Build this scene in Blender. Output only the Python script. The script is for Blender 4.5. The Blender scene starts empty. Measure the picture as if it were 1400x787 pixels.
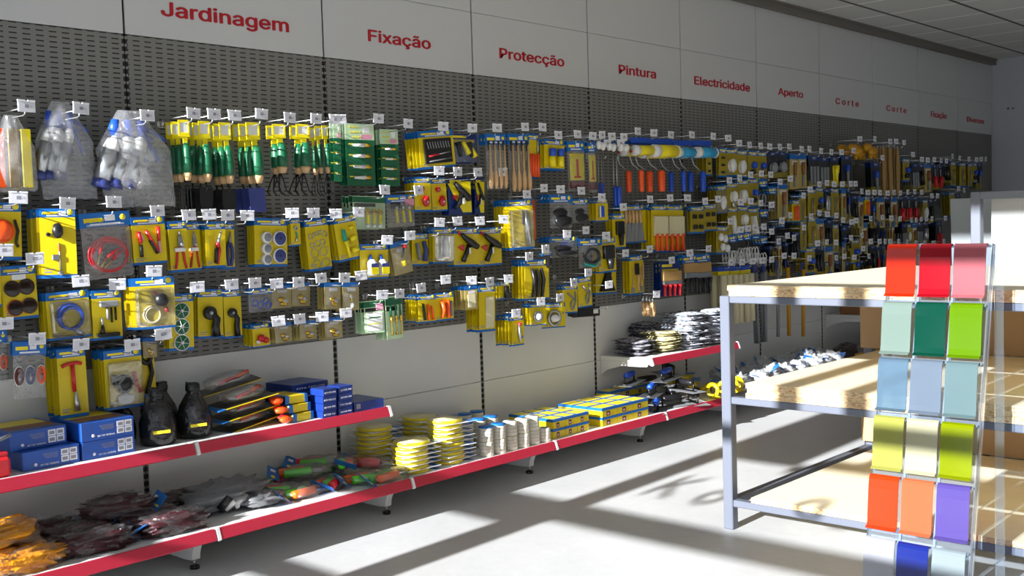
import bpy, bmesh, math, random
from mathutils import Vector, Matrix, noise
R = random.Random(7)
PI = math.pi
S = bpy.context.scene
COL = S.collection

# ---------------------------------------------------------------- camera, light, exposure
cd = bpy.data.cameras.new('camera'); cam = bpy.data.objects.new('camera', cd); COL.objects.link(cam)
cd.sensor_width = 36.0; cd.lens = 36.0 * 1485.54 / 1400.0
def set_camera():
    yaw, pitch, roll = 0.7415, -0.0576, -0.0305
    F = Vector((-math.sin(yaw)*math.cos(pitch), math.cos(yaw)*math.cos(pitch), math.sin(pitch)))
    rt = F.cross(Vector((0, 0, 1))).normalized(); up = rt.cross(F)
    c, s = math.cos(roll), math.sin(roll)
    r2 = c*rt + s*up; u2 = -s*rt + c*up
    m = Matrix((r2, u2, -F)).transposed().to_4x4(); m.translation = Vector((4.1066, -2.2282, 1.3146))
    cam.matrix_world = m
set_camera()
cd.clip_start = 0.05; cd.clip_end = 200
S.camera = cam
w = bpy.data.worlds.new('sky'); S.world = w; w.use_nodes = True
bg = w.node_tree.nodes['Background']; bg.inputs[0].default_value = (0.84, 0.92, 1.0, 1); bg.inputs[1].default_value = 1.55
sd = bpy.data.lights.new('sun', 'SUN'); sun = bpy.data.objects.new('sun', sd); COL.objects.link(sun)
sd.energy = 17.5; sd.angle = math.radians(0.55); sd.color = (0.975, 0.985, 1.0)
SUNDIR = Vector((-0.03, 1.0, -0.356)).normalized()
sun.rotation_euler = SUNDIR.to_track_quat('-Z', 'Y').to_euler()
sun.location = (4, -20, 10)
pd = bpy.data.lights.new('daylight_portal', 'AREA'); po = bpy.data.objects.new('daylight_portal', pd); COL.objects.link(po)
pd.shape = 'RECTANGLE'; pd.size = 7.7; pd.size_y = 4.0; pd.cycles.is_portal = True
po.location = (4.1, -2.9, 2.0); po.rotation_euler = (PI/2, 0, PI)
S.view_settings.view_transform = 'Standard'; S.view_settings.look = 'None'
S.view_settings.exposure = 0.0; S.view_settings.gamma = 1.0; S.view_settings.use_curve_mapping = False
S.cycles.max_bounces = 8; S.cycles.diffuse_bounces = 5; S.cycles.transparent_max_bounces = 24
S.cycles.sample_clamp_indirect = 6.0
S.cycles.caustics_reflective = False; S.cycles.caustics_refractive = False

# ---------------------------------------------------------------- materials
MATS = {}
def srgb(h):
    if isinstance(h, str):
        h = h.lstrip('#'); c = [int(h[i:i+2], 16)/255 for i in (0, 2, 4)]
    else: c = [x/255 for x in h]
    return tuple(x/12.92 if x <= 0.04045 else ((x+0.055)/1.055)**2.4 for x in c)
def mat(name, col=None, rough=0.5, metal=0.0, var=0.06, scale=40.0, bump=0.0, spec=0.5, trans=0.0):
    if name in MATS: return MATS[name]
    m = bpy.data.materials.new(name); m.use_nodes = True
    n = m.node_tree.nodes; l = m.node_tree.links; b = n['Principled BSDF']
    c = srgb(col)
    tc = n.new('ShaderNodeTexCoord'); ns = n.new('ShaderNodeTexNoise'); ns.inputs['Scale'].default_value = scale
    ns.inputs['Detail'].default_value = 2.0
    l.new(tc.outputs['Object'], ns.inputs['Vector'])
    mx = n.new('ShaderNodeMix'); mx.data_type = 'RGBA'
    mx.inputs['A'].default_value = (*[x*(1-var) for x in c], 1)
    mx.inputs['B'].default_value = (*[min(1, x*(1+var)) for x in c], 1)
    l.new(ns.outputs['Fac'], mx.inputs['Factor']); l.new(mx.outputs['Result'], b.inputs['Base Color'])
    b.inputs['Roughness'].default_value = rough; b.inputs['Metallic'].default_value = metal
    b.inputs['Specular IOR Level'].default_value = spec
    if bump:
        bp = n.new('ShaderNodeBump'); bp.inputs['Strength'].default_value = bump; bp.inputs['Distance'].default_value = 0.01
        l.new(ns.outputs['Fac'], bp.inputs['Height']); l.new(bp.outputs['Normal'], b.inputs['Normal'])
    MATS[name] = m
    return m
def film(name, col='#ffffff', gloss=0.22, rough=0.08, white=0.05, scale=45.0, bump=0.5, edge=0.35, fres=0.5):
    """thin clear plastic film: mostly see-through, glossy wrinkles"""
    if name in MATS: return MATS[name]
    m = bpy.data.materials.new(name); m.use_nodes = True
    n = m.node_tree.nodes; l = m.node_tree.links
    n.remove(n['Principled BSDF']); out = n['Material Output']
    tr = n.new('ShaderNodeBsdfTransparent'); tr.inputs[0].default_value = (*srgb(col), 1)
    gl = n.new('ShaderNodeBsdfGlossy'); gl.inputs['Roughness'].default_value = rough
    df = n.new('ShaderNodeBsdfTranslucent'); df.inputs[0].default_value = (0.9, 0.9, 0.9, 1)
    d2 = n.new('ShaderNodeBsdfDiffuse'); d2.inputs[0].default_value = (0.85, 0.87, 0.9, 1)
    tc = n.new('ShaderNodeTexCoord'); ns = n.new('ShaderNodeTexNoise'); ns.inputs['Scale'].default_value = scale
    ns.inputs['Detail'].default_value = 3; ns.inputs['Distortion'].default_value = 1.5
    l.new(tc.outputs['Object'], ns.inputs['Vector'])
    bp = n.new('ShaderNodeBump'); bp.inputs['Strength'].default_value = bump; bp.inputs['Distance'].default_value = 0.02
    l.new(ns.outputs['Fac'], bp.inputs['Height']); l.new(bp.outputs['Normal'], gl.inputs['Normal'])
    lw = n.new('ShaderNodeLayerWeight'); lw.inputs['Blend'].default_value = edge
    l.new(bp.outputs['Normal'], lw.inputs['Normal'])
    mp = n.new('ShaderNodeMath'); mp.operation = 'MULTIPLY_ADD'; mp.inputs[1].default_value = fres; mp.inputs[2].default_value = gloss*0.35
    l.new(lw.outputs['Fresnel'], mp.inputs[0])
    ma = n.new('ShaderNodeMixShader'); l.new(mp.outputs[0], ma.inputs[0]); l.new(tr.outputs[0], ma.inputs[1]); l.new(gl.outputs[0], ma.inputs[2])
    mb = n.new('ShaderNodeMixShader'); mb.inputs[0].default_value = white
    l.new(ma.outputs[0], mb.inputs[1]); l.new(d2.outputs[0], mb.inputs[2])
    l.new(mb.outputs[0], out.inputs[0])
    MATS[name] = m
    return m
def acrylic(name, col, opac=0.5, gloss=0.08, tcol=None):
    """coloured acrylic sheet: part tinted see-through, part milky"""
    if name in MATS: return MATS[name]
    m = bpy.data.materials.new(name); m.use_nodes = True
    n = m.node_tree.nodes; l = m.node_tree.links
    n.remove(n['Principled BSDF']); out = n['Material Output']
    c = (*srgb(col), 1); t = (*srgb(tcol or col), 1)
    tr = n.new('ShaderNodeBsdfTransparent'); tr.inputs[0].default_value = t
    tl = n.new('ShaderNodeBsdfTranslucent'); tl.inputs[0].default_value = c
    df = n.new('ShaderNodeBsdfDiffuse'); df.inputs[0].default_value = c
    gl = n.new('ShaderNodeBsdfGlossy'); gl.inputs['Roughness'].default_value = 0.12
    a = n.new('ShaderNodeMixShader'); a.inputs[0].default_value = 0.45; l.new(tl.outputs[0], a.inputs[1]); l.new(df.outputs[0], a.inputs[2])
    b = n.new('ShaderNodeMixShader'); b.inputs[0].default_value = opac; l.new(tr.outputs[0], b.inputs[1]); l.new(a.outputs[0], b.inputs[2])
    fr = n.new('ShaderNodeFresnel'); fr.inputs[0].default_value = 1.45
    e = n.new('ShaderNodeMixShader'); l.new(fr.outputs[0], e.inputs[0]); l.new(b.outputs[0], e.inputs[1]); l.new(gl.outputs[0], e.inputs[2])
    l.new(e.outputs[0], out.inputs[0]); MATS[name] = m
    return m

# ---------------------------------------------------------------- mesh builder
class MB:
    """collects shapes, each with its material, and links them as ONE mesh object"""
    def __init__(s): s.v = []; s.f = []; s.mi = []; s.mats = []; s.sm = []
    def _m(s, m):
        if m not in s.mats: s.mats.append(m)
        return s.mats.index(m)
    def add(s, vs, fs, m, smooth=False):
        o = len(s.v); k = s._m(m)
        s.v += [tuple(x) for x in vs]
        for f in fs: s.f.append(tuple(i+o for i in f)); s.mi.append(k); s.sm.append(smooth)
        return s
    def box(s, a, b, m, M=None):
        x0, y0, z0 = a; x1, y1, z1 = b
        vs = [(x0,y0,z0),(x1,y0,z0),(x1,y1,z0),(x0,y1,z0),(x0,y0,z1),(x1,y0,z1),(x1,y1,z1),(x0,y1,z1)]
        if M is not None: vs = [M @ Vector(q) for q in vs]
        return s.add(vs, [(0,3,2,1),(4,5,6,7),(0,1,5,4),(1,2,6,5),(2,3,7,6),(3,0,4,7)], m)
    def bbox(s, a, b, m, r=0.004, M=None):
        """box with chamfered edges"""
        c = Vector([(a[i]+b[i])/2 for i in range(3)]); h = Vector([(b[i]-a[i])/2 for i in range(3)])
        bm = bmesh.new(); bmesh.ops.create_cube(bm, size=1, matrix=Matrix.Translation(c) @ Matrix.Diagonal((2*h.x, 2*h.y, 2*h.z, 1)))
        bmesh.ops.bevel(bm, geom=bm.edges[:], offset=min(r, 0.45*min(h)*2*0.5+1e-5), segments=1, affect='EDGES')
        if M is not None: bm.transform(M)
        bm.verts.index_update()
        s.add([v.co[:] for v in bm.verts], [[v.index for v in f.verts] for f in bm.faces], m); bm.free(); return s
    def tube(s, pts, r, m, seg=8, close=False, cap=True):
        pts = [Vector(p) for p in pts]; n = len(pts)
        rs = r if isinstance(r, (list, tuple)) else [r]*n
        vs = []; up = None
        for i, p in enumerate(pts):
            if close: t = pts[(i+1) % n]-pts[i-1]
            else: t = pts[min(i+1, n-1)]-pts[max(i-1, 0)]
            if t.length < 1e-9: t = Vector((0, 0, 1))
            t.normalize()
            if up is None:
                up = Vector((0, 0, 1)) if abs(t.z) < 0.9 else Vector((1, 0, 0))
            up = (up - t*up.dot(t))
            if up.length < 1e-6: up = t.orthogonal()
            up.normalize(); sd_ = t.cross(up)
            for k in range(seg):
                a = 2*PI*k/seg; vs.append(p + (up*math.cos(a)+sd_*math.sin(a))*rs[i])
        fs = []
        for i in range(n if close else n-1):
            j = (i+1) % n
            for k in range(seg):
                k2 = (k+1) % seg; fs.append((i*seg+k, i*seg+k2, j*seg+k2, j*seg+k))
        if cap and not close:
            fs.append(tuple(range(seg-1, -1, -1))); fs.append(tuple((n-1)*seg+k for k in range(seg)))
        return s.add(vs, fs, m, True)
    def cyl(s, a, b, r, m, r2=None, seg=14):
        return s.tube([a, b], [r, r if r2 is None else r2], m, seg)
    def lathe(s, prof, m, o=(0,0,0), ax='z', seg=18, M=None):
        """profile of (radius, height) turned about an axis"""
        vs = []
        for r, h in prof:
            for k in range(seg):
                a = 2*PI*k/seg; c, d = r*math.cos(a), r*math.sin(a)
                p = {'z': (c, d, h), 'x': (h, c, d), 'y': (d, h, c)}[ax]
                vs.append(Vector(p)+Vector(o))
        if M is not None: vs = [M @ v for v in vs]
        fs = []
        for i in range(len(prof)-1):
            for k in range(seg):
                k2 = (k+1) % seg; fs.append((i*seg+k, i*seg+k2, (i+1)*seg+k2, (i+1)*seg+k))
        fs.append(tuple(range(seg-1, -1, -1))); fs.append(tuple((len(prof)-1)*seg+k for k in range(seg)))
        return s.add(vs, fs, m, True)
    def prism(s, pts, x0, x1, m, ax='x', M=None):
        """polygon given in the plane across an axis, extruded along it"""
        n = len(pts)
        def P(h, q): return {'x': (h, q[0], q[1]), 'y': (q[0], h, q[1]), 'z': (q[0], q[1], h)}[ax]
        vs = [Vector(P(x0, q)) for q in pts]+[Vector(P(x1, q)) for q in pts]
        if M is not None: vs = [M @ v for v in vs]
        fs = [tuple(range(n-1, -1, -1)), tuple(range(n, 2*n))]+[(i, (i+1) % n, n+(i+1) % n, n+i) for i in range(n)]
        return s.add(vs, fs, m)
    def torus(s, c, Rr, r, m, ax='x', seg=20, ts=6, a0=0, a1=2*PI, sx=1, sy=1):
        full = abs(a1-a0-2*PI) < 1e-6; pts = []
        for k in range(seg if full else seg+1):
            a = a0+(a1-a0)*k/seg; u, v = Rr*sx*math.cos(a), Rr*sy*math.sin(a)
            pts.append(Vector(c)+Vector({'x': (0, u, v), 'y': (u, 0, v), 'z': (u, v, 0)}[ax]))
        return s.tube(pts, r, m, ts, close=full)
    def blob(s, c, rad, m, seed=0, amp=0.15, seg=12, rings=8, fr=3.0, M=None, pw=1.0, st=(1, 1, 1)):
        vs = []
        for i in range(rings+1):
            th = PI*i/rings
            for k in range(seg):
                ph = 2*PI*k/seg
                d = Vector((math.sin(th)*math.cos(ph), math.sin(th)*math.sin(ph), math.cos(th)))
                if pw != 1.0: d = Vector([math.copysign(abs(x)**pw, x) for x in d])
                q = 1+amp*noise.noise(Vector((d.x*st[0], d.y*st[1], d.z*st[2]))*fr+Vector((seed*3.7, seed*1.3, 0)))*2
                v = Vector((d.x*rad[0], d.y*rad[1], d.z*rad[2]))*q
                if M is not None: v = M @ v
                vs.append(v+Vector(c))
        fs = []
        for i in range(rings):
            for k in range(seg):
                k2 = (k+1) % seg; fs.append((i*seg+k, (i+1)*seg+k, (i+1)*seg+k2, i*seg+k2))
        return s.add(vs, fs, m, True)
    def rest(s, z=0.0005):
        """flatten whatever would sink below the surface it lies on"""
        s.v = [(v[0], v[1], max(v[2], z)) for v in s.v]; return s
    def mesh(s, name):
        me = bpy.data.meshes.new(name); me.from_pydata(s.v, [], s.f)
        for m in s.mats: me.materials.append(m)
        me.polygons.foreach_set('material_index', s.mi); me.polygons.foreach_set('use_smooth', s.sm)
        me.update(); return me
    def build(s, name, parent=None, loc=None):
        o = bpy.data.objects.new(name, s.mesh(name)); COL.objects.link(o)
        if parent is not None: o.parent = parent
        if loc is not None: o.location = loc
        return o
def tag(o, label, cat, group=None, kind=None):
    o['label'] = label; o['category'] = cat
    if group: o['group'] = group
    if kind: o['kind'] = kind
    return o
def struct(o): o['kind'] = 'structure'; return o
def thing(name, label, cat, loc=(0,0,0), rz=0, group=None, rot=None):
    o = bpy.data.objects.new(name, None); COL.objects.link(o); o.empty_display_size = 0.05
    o.location = loc; o.rotation_euler = rot or (0, 0, rz)
    return tag(o, label, cat, group)
def copy_tree(o, kids, parent=None):
    c = o.copy(); COL.objects.link(c)
    if parent is not None: c.parent = parent
    for ch in kids.get(o, []): copy_tree(ch, kids, c)
    return c
TXT = {}
def grotesque():
    try:
        import os
        return bpy.data.fonts.load(os.path.join(bpy.utils.system_resource('DATAFILES'), 'fonts', 'Inter.woff2'))
    except Exception: return None
FONT = grotesque()
def text_mesh(s, m, bold=0.0, depth=0.001, res=3):
    """letters as a mesh, 1 unit high, lying in the local YZ plane and facing +X, baseline centre at the origin"""
    k = (s, m.name, bold, depth)
    if k in TXT: return TXT[k]
    cu = bpy.data.curves.new('lettering', 'FONT'); cu.body = s; cu.size = 1.0; cu.align_x = 'CENTER'
    if FONT: cu.font = FONT
    cu.offset = 0; cu.extrude = depth; cu.resolution_u = res
    o = bpy.data.objects.new('lettering', cu); COL.objects.link(o)
    me = bpy.data.meshes.new_from_object(o.evaluated_get(bpy.context.evaluated_depsgraph_get()))
    bpy.data.objects.remove(o)
    if bold:                                                # heavier strokes: the outline repeated a hair to each side
        bm = bmesh.new(); bm.from_mesh(me); base = bm.verts[:]+bm.edges[:]+bm.faces[:]
        for q, (dx, dz) in enumerate(((bold, 0), (-bold, 0), (0, bold*.6), (0, -bold*.6), (bold*.6, bold*.4), (-bold*.6, -bold*.4))):
            r_ = bmesh.ops.duplicate(bm, geom=base); bmesh.ops.translate(bm, verts=[g for g in r_['geom'] if isinstance(g, bmesh.types.BMVert)], vec=(dx, dz, .008*(q+1)))
        bm.to_mesh(me); bm.free()
    xs = [v.co.x for v in me.vertices] or [0, 1]; wd = max(xs)-min(xs); cx = (max(xs)+min(xs))/2
    me.transform(Matrix(((0,0,1,0),(1,0,0,-cx),(0,1,0,0),(0,0,0,1))))
    me.name = 'lettering'; me.materials.clear(); me.materials.append(m)
    TXT[k] = (me, wd); return TXT[k]
def put_text(s, m, parent, loc, width, height, name='lettering', bold=0.0, rz=0.0, depth=0.02, rot=None):
    me, wd = text_mesh(s, m, bold, depth)
    o = bpy.data.objects.new(name, me); COL.objects.link(o); o.parent = parent
    o.location = loc; o.scale = (0.03, width/wd, height/0.73); o.rotation_euler = rot or (0, 0, rz)
    return o

# ---------------------------------------------------------------- surface materials of the place
M_white = mat('shelf_white', '#dededd', 0.42, var=0.02, scale=6)
M_panel = mat('panel_white', '#c9c9c9', 0.38, var=0.02, scale=3)
M_dark = mat('slot_dark', '#1c1b1b', 0.7)
M_red = mat('rail_red', '#b8283f', 0.33, var=0.04)
M_steel = mat('steel', '#b9bcc0', 0.28, 0.9)
M_wire = mat('wire_zinc', '#d6d8da', 0.25, 0.75)
M_black = mat('black_plastic', '#131315', 0.35)
M_paper = mat('paper_white', '#e6e6ea', 0.6, var=0.02)
M_print = mat('print_grey', '#8b8b93', 0.7, var=0.1)
M_sign = mat('sign_red', '#b3061e', 0.45)
M_blue = mat('card_blue', '#1566b4', 0.35, var=0.05)
M_yel = mat('card_yellow', '#d8bf12', 0.35, var=0.05)
M_cblue = mat('card_navy', '#0f2f6e', 0.35)
M_gold = mat('print_yellow', '#f3dc2c', 0.4)
M_film = film('clear_film')
M_film2 = film('clear_film_milky', white=0.13, bump=1.0, fres=.5, gloss=.35)
M_blister = film('clear_blister', gloss=0.3, white=0.03, bump=0.12, scale=14)

def floor_material():
    m = mat('floor_concrete', '#b3b2ae', 0.42, var=0.0)
    n = m.node_tree.nodes; l = m.node_tree.links; b = n['Principled BSDF']
    tc = n.new('ShaderNodeTexCoord')
    a = n.new('ShaderNodeTexNoise'); a.inputs['Scale'].default_value = 1.3; a.inputs['Detail'].default_value = 6; a.inputs['Roughness'].default_value = 0.65
    c = n.new('ShaderNodeTexNoise'); c.inputs['Scale'].default_value = 26; c.inputs['Detail'].default_value = 4
    l.new(tc.outputs['Object'], a.inputs['Vector']); l.new(tc.outputs['Object'], c.inputs['Vector'])
    mx = n.new('ShaderNodeMath'); mx.operation = 'MULTIPLY_ADD'; mx.inputs[1].default_value = 0.35
    l.new(c.outputs['Fac'], mx.inputs[0]); l.new(a.outputs['Fac'], mx.inputs[2])
    r = n.new('ShaderNodeValToRGB'); r.color_ramp.elements[0].position = 0.4; r.color_ramp.elements[1].position = 0.95
    r.color_ramp.elements[0].color = (*srgb('#babbbb'), 1); r.color_ramp.elements[1].color = (*srgb('#cbcccc'), 1)
    l.new(mx.outputs[0], r.inputs[0]); l.new(r.outputs[0], b.inputs['Base Color'])
    r2 = n.new('ShaderNodeMapRange'); r2.inputs[3].default_value = 0.3; r2.inputs[4].default_value = 0.55
    l.new(a.outputs['Fac'], r2.inputs[0]); l.new(r2.outputs[0], b.inputs['Roughness'])
    bp = n.new('ShaderNodeBump'); bp.inputs['Strength'].default_value = 0.06; bp.inputs['Distance'].default_value = 0.01
    l.new(c.outputs['Fac'], bp.inputs['Height']); l.new(bp.outputs[0], b.inputs['Normal'])
    return m
def grid_nodes(n, l, src, pitch, width, off=0.0):
    """1 inside a line of the given width repeated at the pitch"""
    a = n.new('ShaderNodeMath'); a.operation = 'ADD'; a.inputs[1].default_value = off; l.new(src, a.inputs[0])
    b = n.new('ShaderNodeMath'); b.operation = 'PINGPONG'; b.inputs[1].default_value = pitch/2; l.new(a.outputs[0], b.inputs[0])
    c = n.new('ShaderNodeMath'); c.operation = 'LESS_THAN'; c.inputs[1].default_value = width/2; l.new(b.outputs[0], c.inputs[0])
    return c.outputs[0]
def ceiling_material():
    m = mat('ceiling_tile', '#c9c8c4', 0.8, var=0.0)
    n = m.node_tree.nodes; l = m.node_tree.links; b = n['Principled BSDF']
    tc = n.new('ShaderNodeTexCoord'); sp = n.new('ShaderNodeSeparateXYZ'); l.new(tc.outputs['Object'], sp.inputs[0])
    dark = grid_nodes(n, l, sp.outputs[0], 0.56, 0.028, 0.18); light = grid_nodes(n, l, sp.outputs[1], 0.6, 0.024, 0.14)
    ns = n.new('ShaderNodeTexNoise'); ns.inputs['Scale'].default_value = 180; l.new(tc.outputs['Object'], ns.inputs['Vector'])
    r = n.new('ShaderNodeValToRGB'); r.color_ramp.elements[0].color = (*srgb('#b9b8b3'), 1); r.color_ramp.elements[1].color = (*srgb('#d2d1cc'), 1)
    l.new(ns.outputs['Fac'], r.inputs[0])
    m1 = n.new('ShaderNodeMix'); m1.data_type = 'RGBA'; m1.inputs['B'].default_value = (*srgb('#f4f3f0'), 1)
    l.new(light, m1.inputs['Factor']); l.new(r.outputs[0], m1.inputs['A'])
    m2 = n.new('ShaderNodeMix'); m2.data_type = 'RGBA'; m2.inputs['B'].default_value = (*srgb('#4a4742'), 1)
    l.new(dark, m2.inputs['Factor']); l.new(m1.outputs['Result'], m2.inputs['A'])
    l.new(m2.outputs['Result'], b.inputs['Base Color'])
    return m
def peg_material():
    m = mat('pegboard_grey', '#77756f', 0.45, var=0.0)
    n = m.node_tree.nodes; l = m.node_tree.links; b = n['Principled BSDF']
    tc = n.new('ShaderNodeTexCoord'); sp = n.new('ShaderNodeSeparateXYZ'); l.new(tc.outputs['Object'], sp.inputs[0])
    u = grid_nodes(n, l, sp.outputs[1], 0.0505, 0.030, 0.0); v = grid_nodes(n, l, sp.outputs[2], 0.0195, 0.0048, 0.0)
    mu = n.new('ShaderNodeMath'); mu.operation = 'MULTIPLY'; l.new(u, mu.inputs[0]); l.new(v, mu.inputs[1])
    mx = n.new('ShaderNodeMix'); mx.data_type = 'RGBA'; mx.inputs['A'].default_value = (*srgb('#7b7a76'), 1); mx.inputs['B'].default_value = (*srgb('#1d1c1b'), 1)
    l.new(mu.outputs[0], mx.inputs['Factor']); l.new(mx.outputs['Result'], b.inputs['Base Color'])
    bp = n.new('ShaderNodeBump'); bp.invert = True; bp.inputs['Distance'].default_value = 0.003; bp.inputs['Strength'].default_value = 0.7
    l.new(mu.outputs[0], bp.inputs['Height']); l.new(bp.outputs[0], b.inputs['Normal'])
    return m
def upright_material():
    m = mat('upright_slots', '#5a5854', 0.5, var=0.0)
    n = m.node_tree.nodes; l = m.node_tree.links; b = n['Principled BSDF']
    tc = n.new('ShaderNodeTexCoord'); sp = n.new('ShaderNodeSeparateXYZ'); l.new(tc.outputs['Object'], sp.inputs[0])
    v = grid_nodes(n, l, sp.outputs[2], 0.03, 0.019, 0.0)
    mx = n.new('ShaderNodeMix'); mx.data_type = 'RGBA'; mx.inputs['A'].default_value = (*srgb('#8a8884'), 1); mx.inputs['B'].default_value = (*srgb('#161616'), 1)
    l.new(v, mx.inputs['Factor']); l.new(mx.outputs['Result'], b.inputs['Base Color']); return m
def chipboard():
    m = mat('chipboard', '#d2b488', 0.6, var=0.0)
    n = m.node_tree.nodes; l = m.node_tree.links; b = n['Principled BSDF']
    tc = n.new('ShaderNodeTexCoord')
    a = n.new('ShaderNodeTexVoronoi'); a.inputs['Scale'].default_value = 150
    mp = n.new('ShaderNodeMapping'); mp.inputs['Scale'].default_value = (0.6, 0.6, 1.6)
    l.new(tc.outputs['Object'], mp.inputs[0]); l.new(mp.outputs[0], a.inputs['Vector'])
    ns = n.new('ShaderNodeTexNoise'); ns.inputs['Scale'].default_value = 30; ns.inputs['Detail'].default_value = 5; l.new(mp.outputs[0], ns.inputs['Vector'])
    md = n.new('ShaderNodeMath'); md.operation = 'MULTIPLY'; l.new(a.outputs['Color'], md.inputs[0]); l.new(ns.outputs['Fac'], md.inputs[1])
    r = n.new('ShaderNodeValToRGB'); e = r.color_ramp.elements
    e[0].position = 0.03; e[0].color = (*srgb('#9c7247'), 1); e[1].position = 0.42; e[1].color = (*srgb('#dcc39c'), 1)
    x = e.new(0.15); x.color = (*srgb('#c9a678'), 1)
    l.new(md.outputs[0], r.inputs[0]); l.new(r.outputs[0], b.inputs['Base Color']); return m
M_floor = floor_material(); M_ceil = ceiling_material(); M_peg = peg_material(); M_up = upright_material(); M_chip = chipboard()
M_face = mat('board_face', '#e6dabf', 0.55, var=0.06, scale=12)
M_chipback = mat('brown_board', '#a98a64', 0.6, var=0.05, scale=25)
M_wall = mat('wall_paint', '#b6b9be', 0.7, var=0.02, scale=3)
M_trim = mat('cornice_paint', '#6f6a62', 0.5)
M_tube = mat('rack_steel', '#5f6470', 0.42, 0.0, var=0.05, scale=8)
M_alu = mat('window_aluminium', '#77797c', 0.4, 0.6)

# ---------------------------------------------------------------- the room
struct(MB().box((-0.3, -2.95, -0.1), (8.2, 10.1, 0), M_floor).build('floor'))
struct(MB().box((-0.13, -0.5, 2.93), (8.0, 10.0, 3.0), M_ceil).build('ceiling'))
struct(MB().box((-0.3, -2.95, 4.0), (8.2, -0.44, 4.06), M_wall).box((-0.13, -0.5, 3.0), (8.0, -0.44, 4.0), M_wall).build('ceiling'))
struct(MB().box((-0.3, -2.95, 0), (-0.13, 10.1, 4.0), M_wall).build('wall_left'))
struct(MB().box((-0.13, 10.0, 0), (8.0, 10.15, 3.0), M_wall).build('wall_back'))
struct(MB().box((8.0, -2.95, 0), (8.2, 10.1, 4.0), mat('wall_dark', '#4a4946', .8)).build('wall_right'))
struct(MB().box((-30, -40, -0.16), (40, -2.95, -0.05), mat('pavement', '#b4b4b2', 0.8, var=0.08, scale=2)).build('floor'))
struct(MB().box((-0.02, -1.7, 2.868), (0.05, 9.99, 2.93), M_trim).box((0.05, -1.7, 2.913), (0.062, 9.99, 2.93), M_trim).build('trim_1'))
for k, x in enumerate((0.165, 0.215)):
    tag(MB().cyl((0,0,0), (0,-0.012,0), 0.010, M_black, seg=12).cyl((0,-0.012,0), (0,-0.015,0), 0.006, M_steel, seg=8).build('wall_plug', loc=(x, 10.0, 2.395)),
        ['left of two small dark wall plugs high on the grey end wall', 'right of two small dark wall plugs high on the grey end wall'][k], 'wall plug', 'wall plugs')

# the glazed shop front the sun comes through
YW = -2.8
wn = thing('window_1', 'glazed aluminium shop front with a mullion and a transom', 'window', (0, YW, 0)); wn['kind'] = 'structure'
del wn['category']; del wn['label']
def bar(x0, x1, z0, z1): MB().bbox((x0, -0.04, z0), (x1, 0.04, z1), M_alu, 0.004).build('window_frame', wn)
bar(0.965, 1.11, 0, 4); bar(0.93, 0.966, 0, 1.44)
bar(0.43, 0.965, 1.44, 1.585); bar(1.11, 3.35, 1.497, 1.585)
bar(0.43, 0.965, 1.05, 1.10); bar(0.20, 0.965, 3.2, 4)
bar(3.35, 3.47, 0, 4); bar(5.5, 5.62, 0, 4)
bar(2.06, 2.165, 2.05, 2.665); bar(2.35, 2.455, 2.05, 2.665); bar(1.11, 3.35, 3.62, 4)
bar(1.53, 3.35, 2.665, 2.71); bar(1.53, 3.35, 2.0, 2.05); bar(3.47, 8.0, 0, 0.08); bar(1.11, 3.35, 0, 0.08)
bar(-0.13, 0.20, 0, 4); bar(0.20, 0.375, 0, 1.9)
g = MB().box((0.2, -0.004, 0), (8.0, 0.004, 4.0), film('window_glass', gloss=0.1, rough=0.02, white=0.0, bump=0.0, edge=0.3)); g.build('window_pane', wn)
MB().box((1.11, -0.02, 2.04), (1.53, -0.012, 3.9), M_panel).build('shade_panel', wn)  # unseen opaque panel, added to cast the dark strip on the floor
def sign_letters(s, x, wd, z, h):
    cu = bpy.data.curves.new('lettering', 'FONT'); cu.body = s; cu.size = 1; cu.align_x = 'CENTER'; cu.offset = 0.012; cu.extrude = 0.001
    o = bpy.data.objects.new('lettering', cu); COL.objects.link(o)
    me = bpy.data.meshes.new_from_object(o.evaluated_get(bpy.context.evaluated_depsgraph_get())); bpy.data.objects.remove(o)
    me.materials.clear(); me.materials.append(M_black)
    o = bpy.data.objects.new('lettering', me); COL.objects.link(o); o.parent = wn
    k = max(v.co.x for v in me.vertices)-min(v.co.x for v in me.vertices)
    o.location = (x, -0.012, z); o.rotation_euler = (PI/2, 0, 0); o.scale = (wd/k, h/0.73, 1)
sign_letters('K', 1.245, 0.165, 1.715, 0.165); sign_letters('o', 1.50, 0.13, 1.715, 0.165); sign_letters('o', 2.195, 0.13, 1.715, 0.165)

# ---------------------------------------------------------------- wall shelving bays
SIGNS = {0: ('Jardinagem', 0.485, 2.222, 0.64, 0.082), 1: ('Fixa\u00e7\u00e3o', 1.482, 2.232, 0.42, 0.078), 2: ('Protec\u00e7\u00e3o', 2.49, 2.236, 0.56, 0.078),
         3: ('Pintura', 3.505, 2.240, 0.405, 0.078), 4: ('Electricidade', 4.53, 2.238, 0.74, 0.078), 5: ('Aperto', 5.52, 2.245, 0.40, 0.074),
         6: ('C o r t e', 6.5, 2.235, 0.44, 0.07), 7: ('C o r t e', 7.5, 2.235, 0.44, 0.07), 8: ('Fixa\u00e7\u00e3o', 8.5, 2.235, 0.40, 0.075), 9: ('Diversos', 9.5, 2.235, 0.5, 0.072)}
BAYN = {-1: 'left of the Jardinagem sign', 0: 'under the Jardinagem sign', 1: 'under the nearer Fixa\u00e7\u00e3o sign', 2: 'under the Protec\u00e7\u00e3o sign', 3: 'under the Pintura sign',
        4: 'under the Electricidade sign', 5: 'under the Aperto sign', 6: 'under the nearer Corte sign', 7: 'under the farther Corte sign', 8: 'under the farther Fixa\u00e7\u00e3o sign', 9: 'under the Diversos sign'}
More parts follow.
